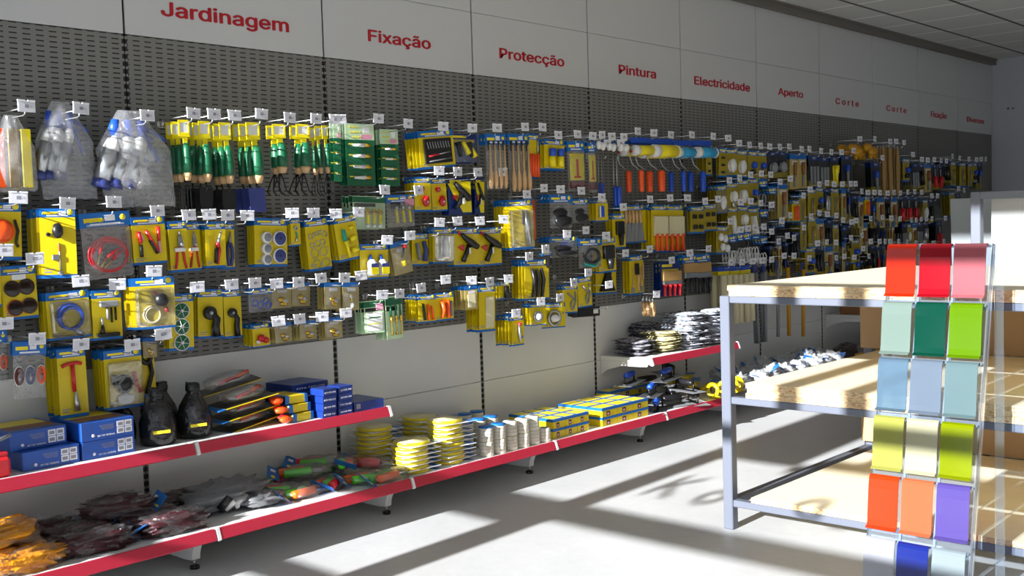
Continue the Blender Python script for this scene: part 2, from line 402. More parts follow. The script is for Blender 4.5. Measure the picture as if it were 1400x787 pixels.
for b in range(-1, 10):
    t = thing('shelving_bay', 'white and grey slotted wall shelving bay, '+('cut by the left picture edge' if b < 0 else BAYN[b].replace('under the', 'bearing the')), 'shelving', (0, b, 0), 0, 'wall shelving bays')
    g_ = 0.012
    MB().bbox((-0.011, g_, 0.10), (-0.004, 1-g_, 0.4685), M_white, 0.003).build('back_panel', t)
    MB().bbox((-0.011, g_, 0.4705), (-0.004, 1-g_, 0.799), M_white, 0.003).build('back_panel', t)
    MB().bbox((-0.011, g_, 0.80), (-0.004, 1-g_, 2.127), M_peg, 0.003).build('pegboard', t)
    MB().bbox((-0.011, 0.005, 2.129), (0, 0.995, 2.458), M_panel, 0.002).build('header_panel', t)
    MB().bbox((-0.011, 0.005, 2.460), (0, 0.995, 2.868), M_panel, 0.002).build('top_panel', t)
    u = MB().box((-0.06, -g_, 0.0), (-0.0125, g_, 2.868), M_dark).box((-0.0125, -0.011, 0.02), (-0.007, -0.003, 2.128), M_up).box((-0.0125, 0.003, 0.02), (-0.007, 0.011, 2.128), M_up); u.build('upright', t)
    if b in SIGNS:
        s, y, z, wd, h = SIGNS[b]
        put_text(s, M_sign, t, (0.001, y-b, z), wd, h, bold=0.022)

def shelf(x1, y0, z, drop, label, feet, near_end=False, far_end=False):
    t = thing('gondola_shelf', label, 'shelf', (0, y0, z), 0, 'shop shelves')
    MB().bbox((0, 0.002, -0.028), (x1-0.012, 0.998, 0), M_white, 0.003).build('board', t)
    m = MB()
    m.prism([(x1-0.012, 0.004), (x1-0.002, 0.004), (x1+0.012, -0.036), (x1+0.008, -0.040), (x1-0.012, -0.034)], 0.006, 0.994, M_red, 'y')
    m.box((x1-0.013, 0.004, -0.03), (x1-0.010, 0.996, 0.0035), M_white)
    m.build('price_rail', t)
    for yy in ([0.0] + ([1.0] if far_end else [])):
        MB().prism([(x1-0.014, 0.006), (x1-0.001, 0.006), (x1+0.014, -0.037), (x1+0.009, -0.043), (x1-0.014, -0.037)], yy+(0.0005 if yy < .5 else -.0145), yy+(0.0145 if yy < .5 else -.0005), M_white, 'y').build('rail_joint', t)
    if feet:
        pts = [(-0.0, -0.028), (x1-0.02, -0.028)] + [(x1-0.02-0.165*math.sin(a*PI/16), -0.028-0.125*(1-math.cos(a*PI/16))) for a in range(1, 9)] + [(x1-0.24, -0.158), (0.0, -0.158)]
        MB().prism(pts, 0.001, 0.037, M_white, 'y').build('foot_bracket', t)
        MB().cyl((x1-0.20, 0.02, -z), (x1-0.20, 0.02, -z+0.012), 0.019, M_black, seg=12).cyl((x1-0.20, 0.02, -z+0.012), (x1-0.20, 0.02, -0.155), 0.006, M_steel, seg=8).build('levelling_foot', t)
    else:
        for yy in (0.004, 0.99):
            MB().prism([(0, -0.028), (x1-0.02, -0.028), (x1-0.035, -0.05), (0.16, -0.055), (0.05, -0.085), (0.0, -0.12)], yy, yy+0.006, M_white, 'y').build('bracket', t)
    return t
for b in range(-1, 10):
    shelf(0.502, b, 0.192, 0.03, 'bottom white shelf with a red front rail, '+BAYN[b], True)
shelf(0.382, -1, 0.508, 0.03, 'upper white shelf with a red front rail, at the left picture edge', False)
shelf(0.382, 0, 0.508, 0.03, 'upper white shelf with red front rail, holding blue boxes and black bottles', False, far_end=True)
shelf(0.382, 3.04, 0.498, 0.03, 'upper white shelf with red front rail, holding the folded glove bundles', False, far_end=True)
shelf(0.382, 6.05, 0.508, 0.03, 'far upper white shelf seen through the steel rack', False, far_end=True)

# ---------------------------------------------------------------- goods on the pegboard hooks
PALETTE = {'R': ('plastic_red', '#c8202a', .3), 'O': ('plastic_orange', '#f2571a', .35), 'B': ('plastic_blue', '#1d4fc0', .35), 'K': ('plastic_black', '#17171a', .35),
  'W': ('plastic_white', '#e4e4e2', .45), 'G': ('plastic_green', '#0f5e3c', .4), 'D': ('wood_pale', '#cfa878', .5), 'Y': ('plastic_yellow', '#f0dc12', .35),
  'T': ('plastic_teal', '#17a79c', .35), 'P': ('plastic_indigo', '#35407f', .35), 'g': ('steel_dull', '#85878a', .4), 'N': ('wood_brown', '#8a5a34', .5),
  'M': ('fabric_maroon', '#5e2026', .6), 'L': ('plastic_lime', '#63d416', .35), 'I': ('glass_dark', '#2a1d18', .15), 'c': ('cream', '#d8cfa8', .6), 'd': ('dark_green', '#12351f', .4), 'l':('pale_green','#bcd8b0',.5), 'p':('pink','#d890a8',.5), 'b':('sky_blue','#2b9fd0',.4), 'y':('amber_yellow','#c98f14',.4), 't':('card_tan','#b08a52',.6)}
def pm(k):
    if k == 'S': return M_steel
    if k == 'A': return mat('brass', '#cfa83a', 0.25, 0.85)
    if k == 'F': return M_film
    if k == 'C': return M_blister
    n, c, r = PALETTE[k]; return mat(n, c, r, bump=0.05 if k in 'M' else 0)
def prims(m, ps, w, h, x0=0.002):
    for p in ps:
        k, c = p[0], pm(p[1])
        if k == 't':                                        # bent bar: radius, points
            r = p[2]*w; m.tube([(x0+r*0.8+(q[2]*w if len(q) > 2 else 0), q[0]*w, -q[1]*h) for q in p[3]], r, c, 8)
        elif k == 'T':                                      # tapering bar: radii, points
            rs = [q[2]*w for q in p[2]]; m.tube([(x0+max(rs)*0.9, q[0]*w, -q[1]*h) for q in p[2]], rs, c, 8)
        elif k == 'd':                                      # disc facing out: centre, radius, depth
            u, v, r, d = p[2:6]; m.lathe([(r*w*.96, 0), (r*w, .1*d*w), (r*w, .9*d*w), (r*w*.93, d*w)], c, (x0, u*w, -v*h), 'x', 18)
        elif k == 'r':                                      # ring: centre, radius, thickness
            u, v, r, t = p[2:6]; sx = p[6] if len(p) > 6 else 1; sy = p[7] if len(p) > 7 else 1
            m.torus((x0+t*w, u*w, -v*h), r*w, t*w, c, 'x', 20, 6, sx=sx, sy=sy)
        elif k == 'b':                                      # block
            u0, v0, u1, v1, d = p[2:7]; o = p[7]*w if len(p) > 7 else 0
            m.bbox((x0+o, u0*w, -v1*h), (x0+o+d*w, u1*w, -v0*h), c, min(.003, d*w*.3))
        elif k == 'p':                                      # cut-out plate
            o = p[4]*w if len(p) > 4 else 0
            m.prism([(u*w, -v*h) for u, v in p[2]][::-1], x0+o, x0+o+p[3]*w, c)
        elif k == 'e':                                      # rounded lump
            u, v, ru, rv, d = p[2:7]; m.blob((x0+d*w*.8, u*w, -v*h), (d*w, ru*w, rv*h), c, seed=u*9+v*5, amp=.12)
    return m
def card_mesh(w, h, typ):
    m = MB(); t = 0.0008
    if typ in ('card', 'cardf'):
        YL = M_yel if typ == 'card' else mat('card_yellow_dim', '#a08d1a', .4)  # far cards: the dim light of the far end is put into a darker yellow
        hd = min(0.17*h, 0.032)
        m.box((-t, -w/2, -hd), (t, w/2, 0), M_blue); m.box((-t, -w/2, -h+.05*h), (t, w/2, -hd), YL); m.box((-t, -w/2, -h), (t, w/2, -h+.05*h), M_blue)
        m.lathe([(min(.012, .09*w), 0), (min(.012, .09*w), .0006)], M_gold, (t, w*.36, -hd*.42), 'x', 10)
        m.box((t, -w*.40, -hd*.62), (t+.0004, w*.02, -hd*.36), M_gold); m.box((t, -w*.3, -hd*.86), (t+.0004, w*.3, -hd*.74), M_paper)
        m.box((t, w*.04, -hd*.7), (t+.0006, w*.24, -hd*.25), M_paper)
        m.box((t, -w*.42, -h*.92), (t+.0003, -w*.2, -h*.9), M_print); m.box((t, -w*.42, -h*.88), (t+.0003, -w*.12, -h*.865), M_print)
    elif typ == 'navy':
        m.box((-t, -w/2, -h), (t, w/2, 0), M_cblue); m.box((t, -w*.4, -h*.14), (t+.0004, w*.1, -h*.06), M_gold); m.box((t, -w*.4, -h*.3), (t+.0004, w*.4, -h*.2), M_yel)
    elif typ == 'dark':
        m.box((-t, -w/2, -h*.8), (t, w/2, -h*.16), mat('card_dark', '#24262c', .35)); m.box((-t, -w/2, -h*.16), (t, w/2, 0), M_cblue); m.box((-t, -w/2, -h), (t, w/2, -h*.8), mat('card_ochre', '#8f7f1e', .4))
        m.box((t, -w*.1, -h*.12), (t+.0004, w*.2, -h*.04), M_print)
    elif typ == 'glue':
        G = pm('G'); Lg = pm('l')
        m.box((-t, -w/2, -h), (t, w/2, -h*.26), G); m.box((-t, -w/2, -h*.26), (t, w/2, 0), Lg)
        m.box((t, w*.12, -h*.14), (t+.0005, w*.34, -h*.05), M_paper); m.box((t, w*.05, -h*.25), (t+.0004, w*.42, -h*.17), pm('p'))
        for k in range(4):
            z = -h*(.34+.175*k); m.box((t, -w*.4, z), (t+.0004, -w*.05, z+h*.018), M_gold)
    elif typ == 'palegreen':
        m.box((-t, -w/2, -h), (t, w/2, 0), pm('l')); m.box((t, -w/2, -h*.2), (t+.0004, w/2, -h*.02), pm('G')); m.box((t, -w*.45, -h*.33), (t+.0005, w*.2, -h*.22), M_black)
    elif typ == 'header':                                   # folded header of a polybag, bag is a part of its own
        hd = min(.24*h, .055); m.box((-.0025, -w/2, -hd), (.0025, w/2, 0), M_blue)
        m.lathe([(min(.012, .07*w), 0), (min(.012, .07*w), .0006)], M_gold, (.0026, w*.36, -hd*.4), 'x', 10)
        m.box((.0025, -w*.42, -hd*.62), (.003, -w*.05, -hd*.36), M_gold); m.box((.0025, -w*.3, -hd*.86), (.003, w*.3, -hd*.74), M_paper)
        m.box((.0026, 0, -hd*.6), (.0032, w*.2, -hd*.2), M_paper)
    elif typ == 'clear':
        m.box((-.001, -w/2, -h*.16), (.001, w/2, 0), M_blue); m.box((-.001, -w/2, -h), (.001, w/2, -h*.16), mat('card_straw', '#b8a45e', .5))
        m.box((.001, -w*.2, -h*.32), (.0015, w*.3, -h*.2), M_paper)
    return m
def bag_film(w, h, top, d=0.012, m=None, mt=None):
    """a sealed polybag: two bulging film faces, wrinkled"""
    m = m or MB(); nu, nv = 7, 9; s1 = R.random()*9
    for sgn in (1, -1):
        vs = []
        for j in range(nv+1):
            for i in range(nu+1):
                u = i/nu; v = j/nv
                e = min(1, 5*u, 5*(1-u))*min(1, 3.5*v+.2, 4*(1-v))
                k = noise.noise(Vector((u*5+s1, v*6, sgn)))*.5
                vs.append((sgn*d*e*(.75+k)+.002*k, (u-.5)*w*(1+.04*k), -top-v*(h-top)*(1+.02*k)))
        fs = []
        for j in range(nv):
            for i in range(nu):
                a = j*(nu+1)+i; f = (a, a+nu+1, a+nu+2, a+1); fs.append(f if sgn > 0 else f[::-1])
        m.add(vs, fs, mt or M_film, True)
    return m
def xs(n, a=-.36, b=.36): return [a+(b-a)*i/(n-1) for i in range(n)]
# kind: (name, what it is, category, default width, height, card type, parts drawn on the card, group)
K = {}
def kind(k, name, desc, w, h, typ, parts, film_=None, cat='blister pack'): K[k] = (name, desc, cat, w, h, typ, parts, film_)
kind('leverkit', 'lever_kit_card', 'tall yellow card, black knob and chrome lever', .13, .25, 'card',
     [('knob', [('e','K',-.02,.32,.16,.11,.12), ('d','K',-.28,.37,.06,.05)]), ('lever', [('t','S',.025,[(.02,.5),(.02,.92)]), ('b','R',-.0,.53,.03,.62,.05), ('b','S',-.2,.66,.0,.74,.08), ('d','S',.03,.93,.07,.05)])])
kind('jumpercable', 'jumper_cable_bag', 'polybag of coiled red jumper cable', .22, .25, 'header',
     [('cable', [('r','R',0,.66,.36,.028,1,.82), ('r','R',.01,.67,.33,.026,1,.8), ('r','R',-.02,.64,.39,.024,1,.8)]), ('clamp', [('T','R',[(-.12,.42,.035),(-.19,.62,.04)]), ('T','A',[(-.19,.62,.035),(-.28,.85,.012)])]), ('clamp', [('T','R',[(.2,.56,.03),(-.06,.68,.045)]), ('T','A',[(-.06,.68,.035),(-.24,.87,.012)])]), ('clamp', [('T','R',[(.25,.6,.03),(.05,.72,.04)]), ('T','A',[(.05,.72,.03),(-.14,.86,.012)])])], 'bag')
kind('clamps', 'battery_clamp_card', 'yellow card with red and black battery clamps', .15, .18, 'card',
     [('clamp', [('t','R',.05,[(-.1,.3),(.22,.74)]), ('t','K',.05,[(.0,.5),(.2,.78)]), ('t','R',.045,[(.28,.22),(.27,.52)]), ('T','p',[(.27,.52,.04),(.28,.78,.03)])]), ('clamp', [('T','R',[(-.32,.3,.05),(-.28,.55,.05)]), ('t','K',.05,[(-.28,.58),(-.28,.84)]), ('T','p',[(-.3,.3,.04),(-.18,.5,.02)])])])
kind('shears', 'pruning_shears_card', 'narrow card with red handled pruning shears', .08, .2, 'card',
     [('handle', [('t','R',.06,[(.03,.48),(-.12,.6),(-.18,.78),(-.26,.93)])]), ('handle', [('t','R',.06,[(.05,.48),(.2,.6),(.24,.78),(.32,.93)])]), ('blade', [('T','g',[(.04,.5,.13),(.02,.36,.13),(.0,.2,.03)]), ('d','S',.04,.46,.09,.3)]), ('price_label', [('b','W',-.28,.52,.28,.6,.18)])])
kind('pliers', 'pliers_card', 'card with red and black handled pliers', .09, .19, 'card',
     [('handle', [('t','K',.08,[(.1,.5),(-.02,.62),(-.06,.9)]), ('t','R',.1,[(.02,.45),(.08,.55)])]), ('handle', [('t','R',.07,[(.1,.48),(.16,.62),(.02,.92)])]), ('jaw', [('T','g',[(.06,.48,.09),(.14,.36,.07),(.26,.2,.03)])])])
kind('snips', 'tin_snips_card', 'slim card with navy handled snips', .055, .2, 'card',
     [('handle', [('t','P',.13,[(.0,.42),(-.14,.55),(-.16,.75),(-.02,.93)])]), ('handle', [('t','P',.13,[(.05,.42),(.24,.55),(.26,.75),(.14,.93)])]), ('blade', [('T','g',[(.05,.44,.14),(.1,.2,.05)])])])
kind('taperolls', 'tape_roll_card', 'wide card with white and blue tape rolls', .19, .21, 'card',
     [('tape_roll', [('d','W',-.17,y,.15,.1), ('d','g',-.15,y,.11,.115)]) for y in (.4,.63,.85)]+[('tape_roll', [('d','W',.23,y,.2,.09), ('d','P',.23,y,.175,.1), ('d','K',.23,y,.03,.11)]) for y in (.42,.78)])
kind('hardstrip', 'hardware_strip', 'narrow hanging strip of small chrome fittings', .055, .12, 'card',
     [('fitting', [('r','S',0,.35,.16,.06), ('t','T',.08,[(.0,.5),(.1,.62)]), ('t','S',.1,[(.1,.66),(-.08,.84)])])])
kind('clampset', 'hose_clamp_card', 'yellow card with many round hose clamps', .17, .24, 'card',
     [('hose_clamp', [('r','S',u,v,r,.014)]) for u, v, r in ((-.3,.33,.09),(-.13,.3,.07),(.02,.28,.07),(.17,.27,.08),(.32,.31,.09),(-.27,.5,.09),(-.03,.48,.11),(.2,.46,.1),(-.2,.66,.16),(.2,.64,.16),(-.14,.87,.16),(.26,.86,.15))])
kind('nozzleset', 'hose_nozzle_card', 'yellow card with teal nozzle and yellow fittings', .17, .2, 'card',
     [('nozzle', [('T','T',[(-.18,.3,.07),(-.16,.55,.09)]), ('T','Y',[(-.16,.55,.11),(-.12,.68,.06),(-.08,.92,.07)])]), ('coupling', [('t','Y',.1,[(.08,.55),(.36,.5)]), ('r','A',.1,.55,.06,.03)]), ('coupling', [('t','Y',.1,[(.08,.8),(.36,.77)]), ('r','A',.12,.79,.06,.03)]), ('coupling', [('t','Y',.07,[(.12,.3),(.32,.27)])])])
kind('greenglue', 'hose_connector_bag', 'polybag with green header and yellow hose connectors', .2, .15, 'palegreen',
     [('connector', [('t','Y',.05,[(u,.4),(u,.85)]), ('d','A',u,.5,.06,.09), ('d','W',u,.92,.04,.08)]) for u in (-.08,.12,.3)], 'bagfront')
kind('bluebrass', 'hose_fitting_bag', 'blue headed clear bag of yellow hose fittings', .19, .155, 'header',
     [('fitting', [('t','Y',.045,[(u,.45),(u+.03,.86)]), ('d','S',u,.4,.05,.09)]) for u in (-.18,.05,.27)]+[('price_label', [('b','K',-.35,.24,.0,.42,.03)]), ('price_label', [('b','p',.15,.14,.48,.34,.03)])], 'bag')
kind('padlockcard', 'padlock_card', 'card with orange and black lock', .08, .18, 'card', [('lock', [('e','O',0,.5,.3,.16,.2), ('r','S',0,.34,.2,.05)])])
kind('orangedisc', 'warning_reflector_card', 'yellow card with bright orange round reflector', .13, .2, 'card',
     [('reflector', [('d','O',-.02,.5,.32,.1), ('e','O',-.02,.5,.28,.18,.14)]), ('cord', [('t','K',.04,[(.32,.3),(.4,.5),(.34,.7),(.4,.78)])]), ('cord', [('t','D',.02,[(-.4,.75),(-.1,.84),(.3,.88)])])])
kind('glasses', 'sunglasses_card', 'card with four dark round lenses', .13, .19, 'card',
     [('lens', [('d','I',u,v,.22,.06), ('r',c,u,v,.22,.02)]) for u, v, c in ((-.2,.42,'K'),(.2,.4,'K'),(-.16,.78,'R'),(.24,.76,'N'))]+[('price_label', [('b','W',-.2,.16,.2,.26,.03)])])
kind('bikelock', 'cable_lock_card', 'yellow card with coiled blue cable lock', .18, .18, 'card',
     [('cable', [('r','B',.03,.55,.28,.035), ('r','B',.05,.58,.25,.03), ('r','P',.0,.52,.3,.025)]), ('lock_body', [('t','S',.06,[(.1,.82),(.28,.94)])])], 'blister')
kind('tpump', 'hammer_set_card', 'card with grey hammer head and black rods', .13, .19, 'card',
     [('hammer_head', [('b','g',-.28,.22,.36,.34,.16)]), ('rod', [('t','g',.05,[(.0,.34),(.0,.6)])]), ('rod', [('t','K',.035,[(.14,.36),(.14,.66)])]), ('rod', [('t','K',.035,[(.28,.36),(.28,.62)])]), ('stand', [('b','K',-.36,.86,.36,.94,.16), ('T','K',[(-.2,.72,.05),(-.22,.86,.09)]), ('t','S',.05,[(-.2,.55),(-.2,.72)])])])
kind('gaugecard', 'winch_card', 'sunlit yellow card with black and red fitting', .16, .2, 'card',
     [('fitting', [('e','K',.14,.44,.17,.13,.14), ('t','R',.04,[(.0,.28),(.08,.34)]), ('t','R',.05,[(.26,.6),(.3,.68)])]), ('coil', [('r','c',-.06,.72,.2,.02), ('r','c',-.04,.73,.17,.02)])], 'blister')
kind('greenwheels', 'wire_reel_card', 'yellow card with three green spoked wire reels', .1, .23, 'card',
     [('reel', [('r','W',-.0,v,.3,.025), ('d','G',-.0,v,.29,.05), ('d','W',0,v,.06,.12)]+[('t','W',.011,[(math.cos(a)*.26,v+math.sin(a)*.26*.43,.05),(-math.cos(a)*.26,v-math.sin(a)*.26*.43,.05)]) for a in (.2,1.25,2.3)]) for v in (.3,.58,.86)])
kind('castor', 'castor_wheel_card', 'yellow card, black wheel on bent black arm', .11, .2, 'card',
     [('wheel', [('d','K',-.08,.48,.24,.2), ('d','g',-.08,.48,.08,.23), ('d','W',-.08,.48,.03,.25)]), ('arm', [('T','K',[(-.0,.5,.12),(.16,.6,.14),(.1,.75,.15),(.12,.96,.17)])])])
kind('ringbag', 'ring_bag', 'blue headed clear bag of small blue rings', .12, .1, 'header', [('ring', [('r','B',u,v,.11,.03)]) for u, v in ((-.25,.6),(-.02,.7),(.2,.56),(.3,.72))], 'bag')
kind('smallbag', 'small_hardware_bag', 'small bag of pale brass hardware', .09, .1, 'clear', [('hardware', [('e','A',-.1,.62,.16,.12,.1), ('e','S',.12,.7,.14,.12,.1), ('e','A',.05,.8,.2,.1,.1)])], 'bagfront')
kind('brassstrip', 'brass_fitting_strip', 'narrow clear pack with one long brass fitting', .09, .13, 'clear', [('fitting', [('t','A',.06,[(0,.35),(.02,.85)]), ('d','S',0,.5,.1,.1), ('e','W',.02,.82,.1,.1,.1)])], 'bagfront')
kind('bottles', 'glue_bottle_card', 'yellow card with two blue capped glue bottles', .2, .165, 'card',
     [('glue_bottle', [('T','W',[(u,.9,.14),(u,.52,.14),(u,.44,.06)]), ('T','B',[(u,.44,.06),(u,.3,.025)]), ('b','Y',u-.13,.66,u+.13,.86,.02,.25), ('b','P',u-.13,.55,u+.13,.66,.02,.25)]) for u in (-.18,.2)])
kind('fittingcard', 'hose_set_card', 'tilted grey card with red topped yellow fitting', .13, .16, 'clear', [('fitting', [('e','R',.2,.16,.1,.08,.1), ('t','Y',.1,[(.0,.6),(.04,.75)]), ('t','d',.05,[(.18,.22),(.0,.5)])])], 'bagfront')
kind('redlump', 'red_fitting_card', 'small yellow card with red fitting', .085, .1, 'card', [('fitting', [('e','R',-.1,.6,.2,.16,.15), ('e','R',.18,.7,.16,.14,.15), ('e','W',-.24,.75,.12,.08,.1)])])
kind('whitegreen', 'green_white_card', 'sunlit pale green card with pink corner', .13, .15, 'palegreen', [('leaflet', [('b','W',-.38,.36,.4,.94,.02), ('b','p',.1,.1,.45,.3,.03)]), ('stripe', [('b','G',-.3,.5,.3,.54,.03), ('b','Y',-.3,.7,.3,.73,.03)])])
kind('greenbrass', 'brass_nozzle_card', 'pale green pack of three long brass nozzles', .13, .2, 'palegreen', [('nozzle', [('T','G',[(u,.2,.04),(u,.45,.05)]), ('T','A',[(u,.45,.05),(u,.55,.08),(u,.62,.03),(u,.82,.03),(u,.9,.08)])]) for u in (-.25,.05,.33)])
kind('ropebag', 'cord_bundle_bag', 'polybag with grey, blue and orange cord bundles', .14, .21, 'header',
     [('cord_bundle', [('r',c,u,.6,.11,.04,1,2.2), ('r','W',u,.6,.13,.025,1,2.3), ('r',c,u+.02,.62,.08,.035,1,2.0)]) for u, c in ((-.33,'M'),(0,'P'),(.33,'O'))], 'bag')
kind('twrench', 'spark_plug_wrench_card', 'yellow card with red T handled wrench', .11, .26, 'card',
     [('handle', [('t','R',.06,[(-.36,.25),(-.2,.22),(.16,.21),(.32,.23)]), ('t','R',.07,[(.0,.24),(.02,.62)])]), ('socket', [('T','S',[(.03,.62,.05),(.05,.76,.08),(.06,.9,.12)])])])
kind('blisterlump', 'jack_blister_pack', 'clear blister with black tool and red handle', .15, .23, 'card',
     [('tool', [('e','K',-.02,.58,.24,.16,.12), ('T','K',[(-.1,.5,.08),(-.32,.42,.05),(-.3,.58,.05)])]), ('handle', [('t','R',.05,[(.26,.4),(.3,.6),(.4,.76)])]), ('bracket', [('e','W',.0,.84,.24,.09,.06)])], 'blister')
kind('blackcoil', 'black_strap_card', 'card with looped black and red strap', .08, .23, 'card', [('strap', [('r','K',-.0,.3,.26,.12,1,1.3), ('t','K',.12,[(.2,.4),(.28,.6),(.0,.85),(-.1,.95)]), ('t','R',.03,[(.32,.35),(.42,.62)])])])
kind('yellowbag', 'yellow_bundle_bag', 'clear bag of long yellow packs', .16, .27, 'none', [('yellow_pack', [('b',c,u,.18,u+.24,.95,.2)]) for u, c in ((-.45,'O'),(-.14,'A'),(.17,'Y'))]+[('tie', [('t','Y',.03,[(-.4,.3),(.4,.34)])])], 'bagfull', 'bag of goods')
kind('gluecard', 'super_glue_card', 'tall green super glue card', .14, .28, 'glue', [('glue_tube', [('T','W',[(-.28,.35+.175*i,.035),(.1,.35+.175*i,.06)]), ('T','A',[(.1,.35+.175*i,.05),(.3,.35+.175*i,.06)])]) for i in range(4)])
kind('bitset', 'drill_bit_set_card', 'wide yellow card with black drill bit set', .24, .18, 'card',
     [('tray', [('b','K',-.38,.22,.4,.88,.04)]), ('drill_bits', [('t','g',.012,[(u,.3,.03),(u+.03,.48,.03)]) for u in xs(9,-.3,.3)]), ('driver', [('t','R',.02,[(-.28,.68,.04),(.0,.64,.04)]), ('t','S',.014,[(.0,.64,.04),(.32,.6,.04)])]), ('rod', [('t','S',.014,[(-.28,.82,.04),(.36,.76,.04)])])])
kind('hardbag', 'grip_tool_bag', 'clear pack with black and yellow grip tools', .19, .145, 'navy', [('tool', [('T','K',[(-.3,.3,.1),(-.2,.8,.06)]), ('T','Y',[(-.1,.3,.06),(.1,.7,.09)])]), ('tool', [('T','K',[(.1,.3,.1),(.2,.8,.06)]), ('T','Y',[(.2,.5,.06),(.34,.8,.09)])])], 'bagfront')
kind('brushbag', 'wooden_handled_brush_bag', 'long bag of pale wooden handled brushes', .17, .3, 'header', [('brush', [('T','D',[(u,.2,.03),(u,.62,.04),(u,.78,.09),(u,.92,.08),(u,1.0,.03)]), ('b','K',u-.04,.12,u+.04,.3,.05)]) for u in (-.36,-.12,.12,.36)], 'bag', 'brush pack')
kind('files', 'orange_file_set', 'card with orange handled file', .11, .24, 'card', [('handle', [('t','O',.1,[(u,.46),(u,.98)])]) for u in (-.36,-.12,.12,.36)]+[('shaft', [('t','S',.06,[(.36,.14),(.36,.46)])])])
kind('bluerolls', 'roller_refill_card', 'card with blue and yellow refill rolls', .18, .165, 'card', [('refill', [('T','B',[(u,.3,.12),(u,.55,.12)]), ('t','Y',.12,[(u,.56),(u,.9)])]) for u in (-.2,.2)])
kind('redonebag', 'sealant_bag', 'clear bag with yellow label and red figure', .13, .28, 'header', [('label', [('b','Y',-.4,.25,.4,.78,.04)]), ('figure', [('b','R',-.06,.36,.08,.7,.05), ('b','R',-.2,.7,.2,.74,.05)]), ('band', [('b','M',-.45,.8,.45,.94,.04)])], 'bag')
kind('redwheel', 'red_castor_card', 'yellow card with red wheel castors', .11, .17, 'card', [('castor', [('d','R',-.1,.35,.14,.12), ('d','S',-.1,.35,.05,.14), ('e','R',.1,.7,.22,.16,.15), ('d','S',.1,.72,.06,.3)])])
kind('hotgun', 'staple_gun_card', 'blue and yellow card with black staple gun', .16, .19, 'navy', [('back_print', [('p','Y',[(-.5,.15),(.1,.95),(.48,.95),(.48,.1),(.2,.1)],.004)]), ('gun_body', [('T','K',[(-.28,.14,.07),(.0,.36,.12),(.3,.58,.12),(.36,.6,.06)])]), ('grip', [('T','K',[(.02,.45,.1),(-.1,.7,.08),(-.3,.82,.06)]), ('b','W',-.04,.56,.06,.72,.02,.17)]), ('trigger', [('p','R',[(-.36,.5),(-.14,.46),(-.2,.62)],.05)])])
kind('gluegun', 'glue_gun_card', 'card with black glue gun and red trigger', .17, .2, 'card', [('gun_body', [('T','K',[(-.28,.16,.05),(-.18,.24,.08),(.12,.4,.12),(.36,.5,.09)])]), ('grip', [('T','K',[(.05,.46,.08),(-.06,.66,.07),(-.2,.86,.08)]), ('b','W',-.03,.52,.03,.68,.02,.15)]), ('nozzle', [('T','R',[(-.38,.08,.02),(-.28,.18,.05)])]), ('trigger', [('p','R',[(-.36,.5),(-.12,.44),(-.16,.6)],.05)])])
kind('knifecard', 'utility_knife_card', 'yellow card with grey and indigo knives', .13, .16, 'card', [('knife', [('T','g',[(-.25,.3,.1),(-.1,.82,.1)])]), ('knife', [('T','P',[(.12,.24,.1),(.26,.55,.12),(.18,.86,.13)])])])
kind('caulktube', 'sealant_tube_card', 'card with a silvery white sealant tube', .16, .18, 'card', [('tube', [('T','W',[(.05,.24,.1),(.07,.82,.12)]), ('T','S',[(-.1,.2,.06),(-.12,.86,.06)])])], 'blister')
kind('orangeknife', 'orange_knife_card', 'card with orange and black craft knives', .12, .135, 'card', [('knife', [('T','K',[(-.28,.3,.06),(-.18,.9,.07)])]), ('knife', [('T','O',[(.0,.32,.06),(.06,.9,.07)])]), ('knife', [('T','O',[(.22,.4,.05),(.34,.9,.06)])])])
kind('orangeplier', 'orange_cutter_card', 'card with orange handled cutters', .13, .14, 'card', [('cutter', [('T','O',[(-.2,.3,.09),(-.1,.6,.1),(-.2,.9,.06)])]), ('cutter', [('T','O',[(.12,.25,.08),(.14,.9,.09)])]), ('cutter', [('T','g',[(.32,.3,.05),(.34,.85,.06)])])])
kind('clearcard', 'clear_blade_pack', 'small pale card of blades in clear film', .085, .12, 'clear', [('blades', [('b','c',-.3,.35,.3,.9,.04)])])
kind('tallyellow', 'hacksaw_blade_card', 'tall plain yellow card of blades', .11, .24, 'card', [('blades', [('b','c',-.1,.25,.4,.92,.03)])])
kind('thincard', 'screwdriver_bit_card', 'slim card with steel bit and red tip', .07, .165, 'card', [('bit', [('T','S',[(.0,.3,.06),(.05,.6,.1),(.1,.9,.06)]), ('e','R',.1,.3,.12,.06,.1), ('e','B',.14,.72,.14,.07,.1)])])
kind('sunblister', 'measuring_tool_card', 'sunlit yellow card with steel tool in blister', .16, .27, 'card', [('tool', [('T','S',[(.18,.22,.06),(.2,.5,.1),(.24,.92,.09)])]), ('blade', [('T','g',[(.05,.2,.02),(.08,.5,.03)])])], 'blister')
kind('tongs', 'curved_knife_card', 'yellow card with three curved black knives', .19, .22, 'card', [('knife', [('T','K',[(u,.22,.05),(u+.1,.5,.06),(u+.02,.92,.05)])]) for u in (-.26,-.08,.12)])
kind('blacklong', 'black_tool_card', 'card with long black tool', .08, .15, 'card', [('tool', [('T','K',[(0,.2,.16),(.02,.94,.22)])])])
kind('ringcard', 'key_ring_card', 'small yellow card with round metal fitting', .12, .12, 'card', [('fitting', [('r','S',0,.6,.24,.05), ('e','W',0,.6,.2,.16,.1)])])
kind('orangebar', 'orange_level_card', 'card with orange ribbed bar', .07, .24, 'card', [('bar', [('t','O',.24,[(0,.06),(.05,.95)])])])
